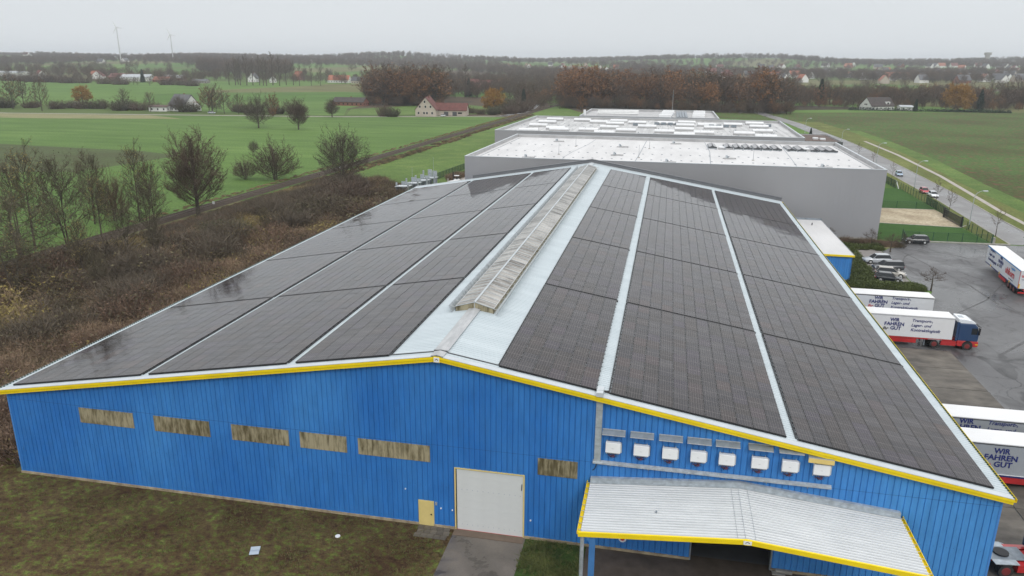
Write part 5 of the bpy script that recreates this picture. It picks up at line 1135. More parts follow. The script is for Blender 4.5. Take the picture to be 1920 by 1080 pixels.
for k_, (x, y, h, nm) in enumerate([(-71, 74, 15, 'behind the twin stemmed tree'), (-42, 74, 12, 'in the thicket left of the big round tree'), (-50, 71, 14, 'right by the rails below the rusty tree'), (-64, 58, 16, 'at the left edge above the dark field strip'), (-38, 52, 10, 'in the left middle of the thicket'), (-34, 64, 8, 'beside the fallen trunk'), (-48, 40, 11, 'behind the low greenish tree'), (-30, 46, 6.5, 'in the thicket toward the hall, lower left')]):
    tree(('slim', 'slimb')[k_ % 2], x, y, h, 'thin bare tree %s' % nm, wide=1.15)
tree('mossy', -41, 42, 10, 'low greenish bare tree leaning out of the thicket at the left edge')
t = tree('dome', -64, 92, 11, 'rust tinted bushy tree between the slender trees left of the big tree', wide=.62, cat='tree'); tree.crown.data = tree.crown.data.copy(); tree.crown.data.materials[0] = M['rust']
tree('dome', -68.5, 152, 6.5, 'small brown bush tree beside the dome shaped tree by the tracks')
tree('spread', -100, 212, 4.6, 'tiny scraggy tree alone in the green field behind the big tree')
tree('spread', -153.2, 309.4, 17, 'dark lone bare tree in the middle of the green field', wide=.9)
tree('oval', -129.8, 306.7, 16, 'round pale bare tree standing in the field right of the dark lone one')
tree('oval', -149.6, 389.6, 11.5, 'small round bare tree beyond the lane, left of the dark wood', wide=1.15)
tree('far3', -187.2, 387.1, 14, 'russet topped tree across the lane behind the lone trees')
tree('far4', -180, 373, 6.5, 'small russet shrubby tree in front of the lane')
tree('shrub', -123, 408, 9, 'thin bare bush at the left of the farmhouse garden', wide=.7)
for k_, (x, y, h, kd) in enumerate([(-52, 455, 7, 'shrub'), (-50, 468, 9, 'shrub'), (-56, 470, 8, 'greenbush'), (-49, 486, 10, 'shrub'), (-62, 490, 9, 'greenbush'), (-58, 505, 12, 'far0'), (-47, 512, 11, 'far1'), (-66, 520, 14, 'far2'), (-78, 452, 5, 'shrub'), (-86, 449, 5, 'greenbush'), (-70, 446, 4.5, 'shrub'), (-62, 444, 4.5, 'greenbush')]):
    tree(kd, x, y, h, 'bush or small tree in the garden strip beside the golden willow', 'garden strip beside the golden willow', 'garden_bush', 1.1, 'bush')
sheet('woodland_floor', [ray for ray in [(-195, 522), (-120, 512), (-110, 560), (-130, 760), (-270, 760), (-235, 600)]], Z1, M['dirt'])
sheet('woodland_floor', [(-38, 545), (-30, 505), (60, 508), (132, 520), (140, 560), (300, 640), (560, 760), (900, 1000), (300, 1000), (140, 700), (-40, 700)], Z1+.004, M['dirt'])
sheet('verge', [(134.6, 113), (140.6, 113), (142, 150), (144.2, 196), (149, 255), (151.2, 318), (150.5, 382), (144.6, 382), (145, 318), (142.6, 255), (138, 196), (136, 150)], Z3, M['fieldgreen2'])
for x, y, nm in ((118.2, 145.6, 'between the two gate leaves'), (120.3, 161.8, 'just below the white street car'), (119.0, 120.4, 'nearest the yard entrance'), (120.0, 202, 'at the corner of the grey hall'), (122.6, 236, 'farthest, behind the grey hall corner'), (123.5, 262, 'beside the dark annex'), (130.2, 96, 'at the right edge beside the yard trailer')):
    tree('street', x, y, 6.0 if y < 200 else 5.2, 'young bare street tree %s' % nm, 'young street trees', 'street_tree')
for x, y, s_, nm in ((94.0, 101.0, 3.6, 'behind the silver car'), (91.6, 105.2, 3.4, 'farther left by the grey hall wall'), (97.4, 104.8, 2.8, 'right by the short green fence'), (93.6, 76.0, 3.6, 'at the end of the hedge near the trucks'), (85, 109.6, 2.4, 'small, against the grey wall')):
    tree('pollard', x, y, s_, 'small bare pollarded shrub %s' % nm, 'bare shrubs by the parking bay', 'bare_shrub')
# named trees of the middle distance
MID = [('willow', -69.7, 480.7, 15.5, 'golden willow in the garden right of the farmhouse'), ('golden', -6.6, 472.2, 12.3, 'slim orange tree at the left end of the farthest hall'), ('willow', 268.7, 601.3, 20, 'big golden willow right of the white house'),
 ('conifer', 286, 607, 15.4, 'dark conifer touching the golden willow on the right'), ('conifer', -139, 676, 17, 'pointed dark conifer behind the farmhouse barn'), ('conifer', -632, 861, 17, 'dark conifer among the far farm roofs'),
 ('conifer', 118, 335, 4.6, 'small dark conifer by the bend of the road'), ('conifer', 175, 640, 21, 'tall dark conifer in the brown wood left of the white house'), ('conifer', 208, 597, 8, 'short dark conifer at the gable of the white house'),
 ('greenbush', -117, 406, 6, 'dark green bush at the left wall of the farmhouse'), ('greenbush', -62, 452, 6, 'dark green hedge bush below the golden willow'), ('conifer', -54, 512, 14, 'dark narrow conifer right of the golden willow'),
 ('poplar', -55, 498, 20, 'pale bare birch right of the golden willow'), ('far2', -50, 530, 20, 'bare tree at the bend of the lane'), ('far0', -60, 545, 19, 'brown bare tree before the bend of the lane'), ('conifer', 231, 574, 9, 'dark clipped conifer right of the white house'), ('far2', 322, 655, 24, 'bare tree at the right edge of the far meadow'),
 ('far0', 339, 676, 26, 'tall bare tree behind the right end of the meadow'), ('poplar', -142, 675, 32, 'tall grey bare tree between the two woods'), ('poplar', -165, 700, 30, 'second tall grey bare tree right of the russet wood'),
 ('willow', -395, 473, 13, 'orange brown round willow behind the left hedges'), ('far2', -352, 386, 22, 'pale birch like bare tree at the left end of the lane'), ('far1', -384, 396, 23, 'big bare tree at the left edge by the lane'), ('far0', -402, 424, 21, 'brown bare tree behind the left edge trees'),
 ('far0', -238, 402, 20, 'big brown bare tree right of the white cottage'), ('far3', -245, 409, 17, 'reddish bare tree behind the cottage garden'), ('far1', -228, 399, 16, 'bare tree between cottage and field trees'), ('far2', -216, 396, 14, 'sparse bare tree by the lane left of the russet one'),
 ('far0', -317, 420, 15, 'brown bare tree left of the white cottage'), ('far2', -282, 400, 14, 'bare tree in front of the white cottage'), ('far1', -187, 404, 10, 'low bare tree on the lane side'), ('spread', -264, 404, 11, 'low dark bare tree right by the cottage gable')]
for kd, x, y, h, lb in MID: tree(kd, x, y, h, lb, name='conifer' if kd == 'conifer' else ('willow_tree' if kd == 'willow' else 'bare_tree'))
def ray_xy(u, depth):           # u: sideways slope, depth: metres in front of the lens along +Y
    return 51.7+u*depth, -46.9+depth
def wood(n, u0, u1, d0, d1, kinds, h0, h1, label, group, rs, edge=1.0):
    out = []
    for i in range(n):
        d = d0+(d1-d0)*rs.random()**edge; u = u0+(u1-u0)*(i+rs.random())/n; x, y = ray_xy(u, d); hh = rs.uniform(h0, h1); tree(rs.choice(kinds), x, y, hh, label, group, wide=rs.uniform(1.0, 1.45)*(1.2 if hh < 18 else 1))
rs = random.Random(9)
wood(44, -.405, -.300, 570, 690, ['far0', 'far3', 'far1', 'far3', 'far0', 'far2'], 21, 34, 'tall bare oak in the brown wood behind the farmhouse', 'oaks of the wood behind the farmhouse', rs, 1.6)
wood(34, -.135, -.02, 590, 700, ['far3', 'far0', 'far4', 'far4', 'far3', 'far1'], 18, 32, 'tall russet and brown tree in the wood left above the white roofs', 'trees of the russet wood', rs, 1.5)
wood(44, -.02, .145, 565, 690, ['far0', 'far3', 'far1', 'far2', 'far0', 'far4', 'far1'], 17, 33, 'tall bare tree in the wood beyond the white roofs', 'trees of the wood beyond the halls', rs, 1.5)
wood(54, .140, .52, 665, 800, ['far0', 'far2', 'far1', 'far0', 'far0'], 13, 20, 'bare brown tree in the belt behind the white house', 'trees of the belt behind the white house', rs, 1.3)
wood(28, -.30, -.13, 720, 980, ['far0', 'far2', 'far1'], 9, 17, 'bare tree in the brown woodland between the two tall woods', 'trees between the two tall woods', rs)
for x, y, h in [(-500, 850, 31), (-485, 840, 35), (-480, 843, 36), (-471, 843, 40), (-465, 847, 33), (-458, 851, 38), (-443, 841, 35), (-444, 859, 42), (-429, 848, 37), (-430, 867, 33), (-422, 871, 31), (-408, 860, 27), (-490, 855, 30), (-450, 846, 34), (-396, 868, 24), (-385, 872, 22)]:
    tree('poplar', x, y, h, 'tall thin bare tree in the open row between the far fields', 'row of tall bare trees', wide=.95)
for i in range(22):
    x = -830+i*15+rs.uniform(-6, 6); y = 838-i*2.4+rs.uniform(-8, 8)+(18 if i > 17 else 0); tree(rs.choice(['shrub', 'shrub', 'far0']), x, y, rs.uniform(8, 13), 'dark bushy tree of the hedge in front of the far farm', 'hedge in front of the far farm', wide=1.4 if h < 30 else 1)
for i in range(26):
    x = -420+i*9.4+rs.uniform(-4, 4); y = 408+rs.uniform(-3, 14); tree(rs.choice(['shrub', 'greenbush', 'shrub', 'far0']), x, y, rs.uniform(4.5, 8), 'brown bush in the hedge along the lane by the cottage', 'hedge along the lane', name='hedge_bush', cat='bush', wide=1.3)

# ---------------------------------------------------------------- scattered masses
def scatter(name, pts, rot, scl, kind, sources, label):
    me = bpy.data.meshes.new(name); n = len(pts); me.vertices.add(n); me.vertices.foreach_set('co', np.asarray(pts, dtype=np.float32).ravel())
    for nm, tp, arr in (('rz', 'FLOAT', rot), ('kind', 'INT', kind)):
        a = me.attributes.new(nm, tp, 'POINT'); a.data.foreach_set('value', np.asarray(arr, dtype=np.float32 if tp == 'FLOAT' else np.int32))
    a = me.attributes.new('scl', 'FLOAT_VECTOR', 'POINT'); a.data.foreach_set('vector', np.asarray(scl, dtype=np.float32).ravel())
    o = link(name, me); o['kind'] = 'stuff'; o['label'] = label
    g = bpy.data.node_groups.new(name, 'GeometryNodeTree'); g.interface.new_socket('Geometry', in_out='INPUT', socket_type='NodeSocketGeometry'); g.interface.new_socket('Geometry', in_out='OUTPUT', socket_type='NodeSocketGeometry')
    gi = g.nodes.new('NodeGroupInput'); go = g.nodes.new('NodeGroupOutput'); jn = g.nodes.new('GeometryNodeJoinGeometry')
    def na(nm, tp): q = g.nodes.new('GeometryNodeInputNamedAttribute'); q.data_type = tp; q.inputs['Name'].default_value = nm; return q
    ar, as_, ak = na('rz', 'FLOAT'), na('scl', 'FLOAT_VECTOR'), na('kind', 'INT')
    cx = g.nodes.new('ShaderNodeCombineXYZ'); g.links.new(ar.outputs[0], cx.inputs[2])
    for k, srcs in enumerate(sources):
        for s in srcs:
            cmp_ = g.nodes.new('FunctionNodeCompare'); cmp_.data_type = 'INT'; cmp_.operation = 'EQUAL'
            ins = [i for i in cmp_.inputs if i.type == 'INT']; g.links.new(ak.outputs[0], ins[0]); ins[1].default_value = k
            oi = g.nodes.new('GeometryNodeObjectInfo'); oi.transform_space = 'ORIGINAL'; oi.inputs['Object'].default_value = s; oi.inputs['As Instance'].default_value = True
            ip = g.nodes.new('GeometryNodeInstanceOnPoints'); g.links.new(gi.outputs[0], ip.inputs['Points']); g.links.new(cmp_.outputs[0], ip.inputs['Selection']); g.links.new(oi.outputs['Geometry'], ip.inputs['Instance'])
            g.links.new(cx.outputs[0], ip.inputs['Rotation']); g.links.new(as_.outputs[0], ip.inputs['Scale']); g.links.new(ip.outputs[0], jn.inputs[0])
    g.links.new(jn.outputs[0], go.inputs[0]); md = o.modifiers.new('scatter', 'NODES'); md.node_group = g; return o
# thicket: real single bushes stand in it and the mass repeats them
BK = [('bramble_bush', make_bush('bramble', 41, 2.2, 1.9, 150, ('twigbrown', 'bramble'), .8, .16, .05, .6), (-30, 60), 'brown bramble bush in the middle of the thicket'),
      ('dry_stalks', make_bush('stalks', 42, 2.1, 1.5, 190, ('reed', 'rust'), .4, .14, .045, 1.2), (-8, 40), 'tuft of dry reddish stalks by the left eave of the blue hall'),
      ('rusty_bush', make_bush('rusty', 43, 2.3, 1.7, 170, ('rust', 'rust'), .5, .14, .045, 1.0), (-14, 70), 'rusty brown bush in the thicket near the hall'),
      ('evergreen_bush', make_bush('evergreen', 44, 2.2, 2.1, 200, ('bramble', 'evergreen'), 1, .17, .05, .6), (-36, 22), 'dark green bush in the thicket at the left edge'),
      ('grey_twig_bush', make_bush('greytwig', 45, 3.4, 1.9, 150, ('twiggrey', 'twig'), .1, .15, .05, .9), (-27, 92), 'tall grey twiggy bush in the thicket'),
      ('ochre_bush', make_bush('ochre', 46, 1.7, 1.6, 150, ('reed', 'ochre'), .9, .2, .05, .7), (-30, 78), 'yellowish bush in the middle of the thicket'),
      ('juniper_bush', make_bush('juniper', 47, .8, 1.0, 190, ('juniper', 'juniper'), 1, .16, .05, .35), (84, 90), 'low green ground shrub beside the blue annex')]
bo = []
for nm, me, (x, y), lb in BK:
    t = empty(nm, (x, y, 0), 0, lb, 'bush'); bo.append(link('foliage', me, t))
def vnoise(x, y, s, seed=0):
    return .5+.25*math.sin(x*s*1.7+seed+1.3*math.sin(y*s*1.1+seed))+.25*math.sin(y*s*2.1+seed*2+1.1*math.sin(x*s*1.9))
pts, rot, scl, knd = [], [], [], []
rs = random.Random(12)
for i in range(7400):
    y = -40+200*rs.random(); xl = along(y)+4.2; xr = -1.6 if y < 108 else -1.6-(y-108)*.34
    if y > 150: xl = along(y)+3.8; xr = -24-(y-150)*.4
    x = xl+(xr-xl)*rs.random(); u = (x-xl)/(xr-xl)
    a, b, c = vnoise(x, y, .09, 1), vnoise(x, y, .13, 5), vnoise(x, y, .05, 9)
    if y < 2 and x > -9+ (y+20)*.2: continue
    if u > .66+.12*(a-.5): k = 1 if b > .36 else 2; k = rs.choice([k, k, 1, 2, 0, 5]); s = rs.uniform(.7, 1.35)
    elif b > .90 and y > 105: k = 0; s = rs.uniform(1.0, 1.4)
    elif a > .80: k = 5; s = rs.uniform(.6, .9)
    elif (c > .92 and b > .5) or (y < 30 and x < -24 and b > .4): k = 3; s = rs.uniform(.6, 1.1)
    elif b < .14: k = 4; s = rs.uniform(.6, 1.1)
    elif a < .26: k = 2; s = rs.uniform(.5, .9)
    else: k = rs.choice([0, 0, 0, 2, 4, 5, 1]); s = rs.uniform(.5, 1.1)
    lump = math.sin(x*.55+1.5*math.sin(y*.31))+math.sin(y*.47+x*.2)
    if k != 1: s *= 1+.38*lump*(1 if y > 20 else .6)
    if rs.random() < .12 and u < .6: s *= 1.5
    if y > 116 and u > .45: s *= .55
    if y > 95 and k in (0, 3, 4) and y < 150: s *= 1.45
    s = max(min(s, (x-along(y)-3.0)*(.075 if y > 72 else .25)+.12), .2)
    pts.append((x, y, 0)); rot.append(rs.uniform(0, 6.28)); scl.append((s*1.05, s*1.05, s)); knd.append(k)
# bank between tracks and green strip, verges of the railway
for i in range(950):
    y = 150+300*rs.random()**1.2; x = along(y)+rs.uniform(4.6, 9.5 if y < 300 else 7.5); k = rs.choice([0, 0, 1, 5, 5, 2]); s = rs.uniform(.16, .42); pts.append((x, y, 0)); rot.append(rs.uniform(0, 6.28)); scl.append((s*1.2, s*1.2, s)); knd.append(k)
for i in range(700):
    y = 90+360*rs.random(); x = along(y)-rs.uniform(3.3, 5.2); k = rs.choice([1, 1, 5, 5]); s = rs.uniform(.10, .24); pts.append((x, y, 0)); rot.append(rs.uniform(0, 6.28)); scl.append((s*1.6, s*1.6, s)); knd.append(k)
for i in range(240): y = 165+80*rs.random(); x = -11.5+(y-165)*.06+rs.uniform(0, 2.6)+ (y-165)*.03; pts.append((x+ (3 if y > 175 else 0), y, 0)); rot.append(0); s = rs.uniform(.6, .9); scl.append((s, s, s)); knd.append(rs.choice([1, 2, 0]))
# low shrubs round the parking bay
for i in range(620):
    q = rs.random()
    if q < .62: y = rs.uniform(77, 102); x = rs.uniform(82.3, 85.9+(y-78)*.05)
    elif q < .86: x = rs.uniform(82.3, 92.2); y = rs.uniform(75.0, 77.0)
    else: x = rs.uniform(84, 92.5); y = rs.uniform(102.3, 104.6)
    s = rs.uniform(.7, 1.15); pts.append((x, y, 0)); rot.append(rs.uniform(0, 6.28)); scl.append((s, s, s*rs.uniform(.8, 1.2))); knd.append(6)
for i in range(60): x = rs.uniform(83, 97.5); y = rs.uniform(105, 108.5); s = rs.uniform(.3, .6); pts.append((x, y, 0)); rot.append(0); scl.append((s, s, s)); knd.append(rs.choice([2, 0]))
scatter('undergrowth', pts, rot, scl, knd, [(o,) for o in bo], 'dense brown thicket of brambles, dry stalks and shrubs beside the railway')
# young bushy trees rising out of the thicket
TL = [('shrub', -24, 120, 7, 'large brown shrub at the upper end of the thicket'), ('shrub', -25, 130, 6.0, 'second brown shrub at the upper end of the thicket'), ('shrub', -28, 112, 5, 'brown shrub right of the big round tree'), ('greenbush', -25, 101, 4.2, 'green leaved shrub in the thicket below the dome tree'), ('shrub', -32, 125, 4.5, 'brown shrub toward the tracks behind the big tree'), ('shrub', -30, 142, 4.2, 'brown shrub beside the spreading tree'), ('slimb', -41, 66, 9, 'thin bare sapling in the left part of the thicket'), ('slim', -24, 84, 6.5, 'pale bare sapling in the middle of the thicket')]
for kd, x, y, h, lb in TL: tree(kd, x, y, h, lb, name='shrub' if kd in ('shrub', 'greenbush') else 'sapling', cat='shrub' if kd in ('shrub', 'greenbush') else 'tree', wide=1.2)
t = empty('fallen_trunk', (-30.6, 72.5, .6), R(-6), 'pale fallen tree trunk lying curved in the thicket', 'fallen trunk'); mb = MB(); chain(mb, bez(Vector((-4.5, 3, .9)), Vector((-1, -.8, .5)), Vector((7.5, 1.6, .9)), 8), .16, .06, 7); mb.build('trunk', mat('pale_bark', (.30, .25, .20), .9, var=.15, vscale=2), t)
# far woods: instances of the same tree kinds as one mass each
def wsrc(*k): return [SRC[q] for q in k]
pts, rot, scl, knd = [], [], [], []; rs = random.Random(77)
def addp(x, y, h, k): s = h/24; pts.append((x, y, ter(x, y)-.3)); rot.append(rs.uniform(0, 6.28)); scl.append((s*1.12, s*1.12, s)); knd.append(k)
for (n, u0, u1, d0, d1, h0, h1) in ((80, -.405, -.30, 600, 760, 17, 29), (150, -.135, .145, 620, 820, 15, 26), (330, .14, .60, 680, 830, 10, 17), (330, -.30, -.13, 700, 1250, 9, 17), (60, -.20, -.13, 560, 720, 6, 12), (520, -.66, -.52, 1250, 1550, 15, 24), (90, -1.02, -.80, 1000, 1400, 12, 18), (110, .0, .15, 552, 585, 5, 10), (110, -.14, .0, 572, 605, 5, 11), (70, -.41, -.30, 560, 590, 4, 9), (160, .14, .5, 640, 700, 4, 9)):
    for i in range(n): x, y = ray_xy(rs.uniform(u0, u1), rs.uniform(d0, d1)); addp(x, y, rs.uniform(h0, h1), rs.choice([0, 0, 1, 2, 3 if d0 < 700 else 0]))
scatter('woodland', pts, rot, scl, knd, wsrc('far0', 'far1', 'far2', 'far3'), 'depth of the brown woods beyond the halls')
pts, rot, scl, knd = [], [], [], []
n = 0
while n < 13000:
    d = 950*(4300/950)**rs.random(); u = rs.uniform(-1.02, .74); x, y = ray_xy(u, d)
    if y > 0 and abs(u) > .0:
        f_ = math.sin(x/310+1.7*math.sin(y/520))+math.sin(y/260+x/700+1.1)+.7*math.sin(x/97+y/143)
        th = .35-(d-950)/3300*1.3
        if u > .02 and d < 2300: th = 1.5 if d < 1500 else 1.15
        if u < -.35 and d < 1500: th = .9
        if f_ > th or rs.random() < .035: addp(x, y, rs.uniform(10, 19)*(1+.15*(d > 2500)), rs.choice([0, 0, 1, 2, 2])); n += 1
for i in range(4200): x, y = ray_xy(rs.uniform(-1.0, .74), rs.uniform(2350, 3900)); addp(x, y, rs.uniform(12, 20), rs.choice([0, 1, 2]))
for (x0, y0, x1, y1, nn, h0, h1) in ((-980, 1020, -560, 1000, 90, 10, 18), (-640, 900, -560, 960, 20, 10, 16), (-900, 900, -640, 930, 45, 7, 12), (-560, 1000, -380, 960, 40, 9, 15), (-230, 1100, -150, 1000, 20, 9, 14)):
    for i in range(nn): t_ = rs.random(); addp(x0+(x1-x0)*t_+rs.gauss(0, 12), y0+(y1-y0)*t_+rs.gauss(0, 22), rs.uniform(h0, h1), rs.choice([0, 1, 2]))
scatter('far_woods', pts, rot, scl, knd, wsrc('far0', 'far1', 'far2', 'far3'), 'far bare woods and hedgerows out to the horizon')

# ================================================================== HOUSES
_hm = {}
def house(x, y, rz, w_, l, he, hr, wall, roof, label, group=None, chim=True, wins=True, name='house', cat='house'):
    t = empty(name, (x, y, ter(x, y)-.1), rz, label, cat, group)
    key = (w_, l, he, hr, wall, roof)
    if key not in _hm:
        a = MB(); a.prism([(-w_/2, 0), (w_/2, 0), (w_/2, he), (0, hr-.15), (-w_/2, he)], 'y', -l/2, l/2)
        b = MB(); sl = (hr-he)/(w_/2); ov = .5
        for s in (-1, 1): b.prism([(s*(w_/2+ov), he-sl*ov), (0, hr), (0, hr+.25), (s*(w_/2+ov), he-sl*ov+.25)], 'y', -l/2-.4, l/2+.4)
        _hm[key] = (a.mesh('wall', M[wall]), b.mesh('roof', M[roof]))
    link('wall', _hm[key][0], t); r_ = link('roof', _hm[key][1], t)
    if chim: MB().box(.6, 1.2, -.4, .3, hr-1, hr+.9).build('chimney', M['brick'], r_)
    if wins:
        wm = _hm.setdefault('win', MB().box(-.5, .5, -.03, .03, 0, 1.2).mesh('window', M['glass']))
        k = max(2, int(w_/3))
        for s in (-1, 1):
            for i in range(k): link('window', wm, t, (-w_/2+w_*(i+.5)/k, s*(l/2+.03), .9))
            if hr-he > 3: link('window', wm, t, (-.9, s*(l/2+.03), he+.4)); link('window', wm, t, (.9, s*(l/2+.03), he+.4))
        for s in (-1, 1):
            for i in range(max(2, int(l/3.5))): link('window', wm, t, (s*(w_/2+.03), -l/2+l*(i+.5)/max(2, int(l/3.5)), .9), (0, 0, math.pi/2))
    return t
# farmhouse with barn
f1 = house(-99.5, 424, R(6), 13, 15, 4.2, 11.6, 'beige', 'rooftile', 'beige gabled farmhouse with red brown tiled roof in front of the wood', wins=False, name='farmhouse')
wm = MB().box(-.55, .55, -.05, .02, 0, 1.4).mesh('window', M['glass']); wf = MB().box(-.65, .65, -.03, .0, -.1, 1.5).mesh('window_frame', M['render'])
for x, z in ((-3.6, 5.2), (0, 5.2), (3.2, 5.2), (-.5, 8.2)): link('pane', wm, link('window', wf, f1, (x, -7.52, z)))
for x in (-4.5, -1, .9, 4.2): link('pane', wm, link('window', wf, f1, (x, -7.52, 1.3)))
f2 = house(-85.5, 431, R(96), 10, 20, 3.6, 7.6, 'beige', 'rooftile', 'long red roofed barn wing joined to the beige farmhouse', chim=False, wins=False, name='barn', cat='barn')
for y in (3.0, -2.5): MB().box(-5.06, -5.0, y-1.4, y+1.4, 0, 2.5).build('garage_door', M['darkgrey'], f2)
MB().box(-5.04, -5.0, -7.2, -4.6, 1.2, 2.2).build('window', M['glass'], f2)
car('hatch', 'white', (-87.5, 417.5, .05), R(80), 'white car parked between farmhouse and barn')
# white house on the right
h_ = house(208, 590, R(118), 13, 21, 3.2, 9.2, 'render', 'roofdark', 'white house with dark hipped roof at the far edge of the crop field', name='house')
MB().prism([(2.0, 5.6), (6.3, 5.6), (6.3, 3.6)], 'y', -6, -2).build('dormer', M['render'], h_) if 0 else MB().box(-5.4, -3.2, -7, -3.5, 4.2, 6.2).build('dormer', M['render'], h_)
MB().box(-5.45, -5.41, -6.2, -4.3, 4.6, 5.8).build('window', M['glass'], h_)
house(227.5, 588, R(96), 7, 9, 2.8, 3.8, 'render', 'roofpale', 'low white garage at the right of the white house', chim=False, name='garage', cat='garage')
t = empty('hedge', (185, 577, 0), R(0), 'long clipped dark hedge in front of the white house', 'hedge')
T_ = Tri(); r = random.Random(4)
for i in range(5000): T_.leaf(Vector((r.uniform(0, 112) if r.random() < .75 else r.uniform(60, 112), r.uniform(-1, 1), abs(r.gauss(0, 1.1)) % 2.3)), .8, r, 0)
T_.mesh('x', [M['conif']]); link('foliage', T_.mesh('hedge', [M['conif']]), t)
# white cottage on the left with grey roof
h_ = house(-268, 416, R(66), 13, 19, 3.0, 10.6, 'render', 'roofgrey', 'white cottage with big grey roof among trees beyond the left field')
house(-281, 409, R(100), 8, 12, 3.0, 3.8, 'render', 'darkroof', 'low flat white extension left of the grey roofed cottage', chim=False, name='garage', cat='garage')
car('wagon', 'silver', (-235, 396, .05), R(10), 'silver car parked in the hedge right of the white cottage')
FH = [(-768, 945, 30, 16, 26, 4, 11, 'render', 'rooftile', 'white gabled farm with a red roof left of the far conifer'), (-715, 930, 95, 18, 34, 4, 9, 'brick', 'rooftile', 'long red farm building behind the far hedge'), (-672, 905, 100, 20, 40, 5, 9, 'render', 'roofpale', 'long barn with pale sheet roof in the far farm'), (-640, 940, 95, 12, 30, 4, 7.5, 'brick', 'roofpale', 'second pale roofed shed of the far farm'),
      (-623, 890, 92, 14, 22, 3, 7, 'brick', 'rooforange', 'orange roofed shed at the right end of the far farm'), (-520, 945, 10, 11, 14, 5, 12, 'render', 'roofgrey', 'white gabled house alone between far farm and tall tree row'), (-488, 940, 30, 9, 12, 4, 9, 'render', 'roofgrey', 'small white house right of the lone white gable'),
      (-560, 880, 95, 9, 22, 3, 5, 'concrete', 'roofgrey', 'low grey shed at the end of the far hedge'), (-497, 1035, 60, 12, 16, 5, 13, 'brick', 'rooforange', 'orange roofed house behind the tall tree row'), (-405, 975, 95, 14, 30, 4, 10, 'render', 'rooforange', 'wide orange roof right of the tall tree row'), (-370, 960, 90, 12, 18, 4, 9, 'beige', 'roofgrey', 'grey roofed shed by the dark pines right of the tree row'),
      (-189, 510, 85, 10, 26, 3, 6, 'brick', 'roofdark', 'low dark shed half hidden at the left of the brown wood'), (-178, 844, 95, 14, 18, 4, 12, 'brick', 'rooftile', 'dark red gabled house behind the pointed conifer'), (-158, 852, 95, 12, 22, 4, 11, 'brick', 'rooftile', 'second dark red house with roof windows behind the conifer'),
      (-958, 986, 92, 24, 60, 5, 7, 'render', 'roofpale', 'long white greenhouse like shed at the left edge'), (-880, 960, 60, 11, 14, 4, 10, 'render', 'rooftile', 'small red roofed house behind the left edge shed'), (-820, 1010, 95, 12, 22, 4, 9, 'brick', 'rooforange', 'orange roof in the trees left of the far farm')]
for x, y, rz, w_, l, he, hr, wl_, rf, lb in FH: house(x, y, R(rz), w_, l, he, hr, wl_, rf, lb)
rs = random.Random(21)
big = [(414, 1462, 'render', 'roofgrey', 'small white gabled house above the white house with dark roof'), (464, 1481, 'render', 'rooforange', 'white house with orange roof in the near village row'), (505, 1500, 'render', 'roofgrey', 'grey roofed white house beside the orange one'), (552, 1488, 'render', 'rooforange', 'long orange roofed house in the village'), (592, 1500, 'beige', 'roofgrey', 'pale gabled house near the big red barn'), (620, 1470, 'render', 'roofgrey', 'white gabled house left of the big red barn'), (690, 1480, 'brick', 'rooftile', 'big red barn at the right of the village'), (650, 1445, 'render', 'roofpale', 'low pale shed in front of the big red barn'), (760, 1520, 'render', 'rooforange', 'white house with orange roof right of the red barn'), (299, 1448, 'render', 'roofgrey', 'white box shaped house in the village above the wood'), (380, 1520, 'render', 'rooforange', 'orange roof between two white gables')]
for x, y, wl_, rf, lb in big: house(x, y, R(rs.choice([0, 25, 80, 100])), 13, 18 if 'barn' not in lb else 38, 4.5, 11.5, wl_, rf, lb, wins='barn' not in lb, chim=False)
for i in range(110):
    u = rs.uniform(.04, .58); d = rs.uniform(1250, 2500); x, y = ray_xy(u, d)
    house(x, y, R(rs.choice([0, 20, 45, 90, 110])), 13, rs.choice([16, 21]), 5, 12.5, rs.choice(['render', 'render', 'render', 'beige', 'brick']), rs.choice(['rooforange', 'rooftile', 'roofgrey', 'roofgrey', 'roofdark']), 'small distant house in the village on the right slope', 'distant village houses on the right', False, False)
for i in range(26):
    u = rs.uniform(-.22, -.02); d = rs.uniform(1350, 2300); x, y = ray_xy(u, d)
    house(x, y, R(rs.choice([0, 30, 90])), 11, rs.choice([13, 17]), 4, 10.5, rs.choice(['render', 'render', 'beige']), rs.choice(['rooforange', 'rooftile', 'roofgrey']), 'small distant house in the hamlet above the railway', 'distant hamlet houses in the middle', False, False)
for i in range(16):
    u = rs.uniform(-1.0, -.35); d = rs.uniform(1500, 2600); x, y = ray_xy(u, d)
    house(x, y, R(rs.choice([0, 30, 90])), 12, 17, 4, 10.5, 'render', rs.choice(['rooftile', 'roofgrey']), 'small distant house on the fields at the left', 'distant houses on the left', False, False)
t = empty('water_tower', (1160, 3061, ter(1160, 3061)), 0, 'faint square tower on the horizon at the right', 'tower'); MB().box(-6, 6, -6, 6, 0, 32).build('shaft', M['concrete'], t); MB().box(-9, 9, -9, 9, 24, 33).build('tank', M['concrete'], t)
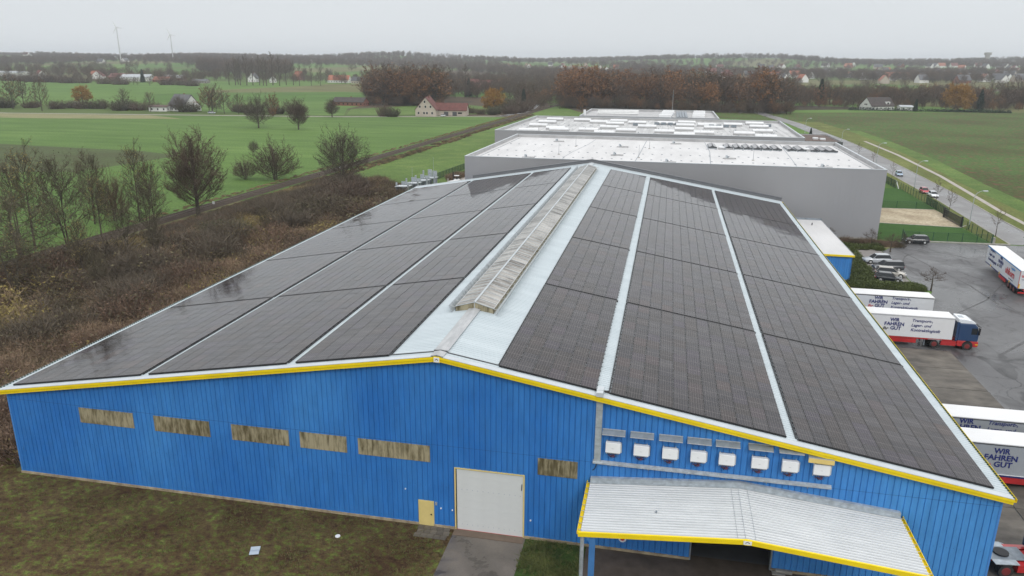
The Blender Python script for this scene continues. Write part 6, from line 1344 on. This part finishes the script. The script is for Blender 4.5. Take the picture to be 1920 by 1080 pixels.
# ---------------------------------------------------------------- wind turbines
def turbine(x, y, hub, bl, a0, yaw, label):
    t = empty('wind_turbine', (x, y, ter(x, y)), 0, label, 'wind turbine'); z = hub-ter(x, y)
    MB().tube((0, 0, 0), (0, 0, z), 1.5, .9, 10).build('tower', M['alu'], t)
    n = MB().box(-1, 1, -1.5, 2.5, z-.2, z+1.7).build('nacelle', M['white'], t); MB().tube((0, -1.5, z+.8), (0, -2.6, z+.8), .9, .4, 10).build('hub', M['white'], t)
    for k in range(3):
        a = R(a0+120*k); d = Vector((math.sin(a), 0, math.cos(a))); o = Vector((0, -2.2, z+.8)); c = d.cross(Vector((0, 1, 0)))
        mb = MB(); mb.v = [tuple(o+c*.9), tuple(o-c*.9), tuple(o+d*bl*.25-c*1.5), tuple(o+d*bl-c*.3), tuple(o+d*bl+c*.3), tuple(o+d*bl*.25+c*1.2)]; b_ = len(mb.v); mb.v += [(p[0], p[1]+.5, p[2]) for p in mb.v]
        mb.f = [(0, 1, 2, 3, 4, 5), (11, 10, 9, 8, 7, 6)]+[(i, i+6, (i+1) % 6+6, (i+1) % 6) for i in range(6)]; mb.m = [0]*8; mb.build('blade', M['white'], t)
turbine(-1368, 1762, 108, 18, -25, 0, 'wind turbine at the left, the nearer and taller of two'); turbine(-1267, 1838, 93, 18, 95, 0, 'wind turbine on the horizon, the second from the left edge')

# small relief of the near grass: tufts of blades and dead leaves
def tufts(name, n, regions, label, mats, h=.16, w_=.03):
    v = np.zeros((n, 3, 3), np.float32); c = np.zeros((n, 2), np.float32); k = 0
    while k < n:
        x0, x1, y0, y1 = regions[rng.integers(len(regions))]; x, y = rng.uniform(x0, x1), rng.uniform(y0, y1)
        if vnoise(x, y, .8, 3)+rng.normal(0, .22) < .42: continue
        m_ = int(rng.integers(4, 12))
        for j in range(min(m_, n-k)):
            a = rng.uniform(0, 6.28); p = np.array([x+rng.normal(0, .06), y+rng.normal(0, .06), .035]); wv = np.array([math.cos(a), math.sin(a), 0])*w_; hh = h*rng.uniform(.3, 1.1)
            v[k, 0] = p-wv; v[k, 1] = p+wv; v[k, 2] = p+np.array([rng.normal(0, .6)*hh, rng.normal(0, .6)*hh, hh]); k += 1
    me = bpy.data.meshes.new(name); me.from_pydata(v.reshape(-1, 3).tolist(), [], np.arange(n*3).reshape(-1, 3).tolist())
    for q in mats: me.materials.append(M[q])
    me.polygons.foreach_set('material_index', rng.integers(0, len(mats), n)); tag(link(name, me), label, kind='stuff')
M['grassblade'] = mat('grass_blade', (.06, .075, .02), .9, c2=(.12, .135, .04), vscale=.6, kind='world'); M['deadblade'] = mat('dead_blade', (.10, .065, .035), .9, c2=(.19, .13, .07), vscale=.8, kind='world')
tufts('grass', 60000, [(-12, 38, -16, -.1), (-12, 38, -8, -.1), (8, 38, -8, -.1)], 'short mossy grass tufts in front of the blue hall', ['grassblade', 'deadblade', 'grassblade'], .10, .022)
tufts('grass', 9000, [(43.4, 47.8, -7, -.1)], 'green weeds between the driveway and the canopy', ['grassblade'], .25, .03)

# ================================================================== HAZE
hz = MB().box(-9500, 9500, -4000, 9500, -1.5, 128); me = hz.mesh('haze', [])
m = bpy.data.materials.new('haze'); m.use_nodes = True; m.node_tree.nodes.clear()
pv = N(m.node_tree, 'ShaderNodeVolumePrincipled'); pv.inputs['Density'].default_value = .00013; pv.inputs['Color'].default_value = (.90, .95, 1, 1); pv.inputs['Anisotropy'].default_value = .1
mo = N(m.node_tree, 'ShaderNodeOutputMaterial'); m.node_tree.links.new(pv.outputs[0], mo.inputs['Volume']); me.materials.append(m)
link('haze', me)['kind'] = 'stuff'
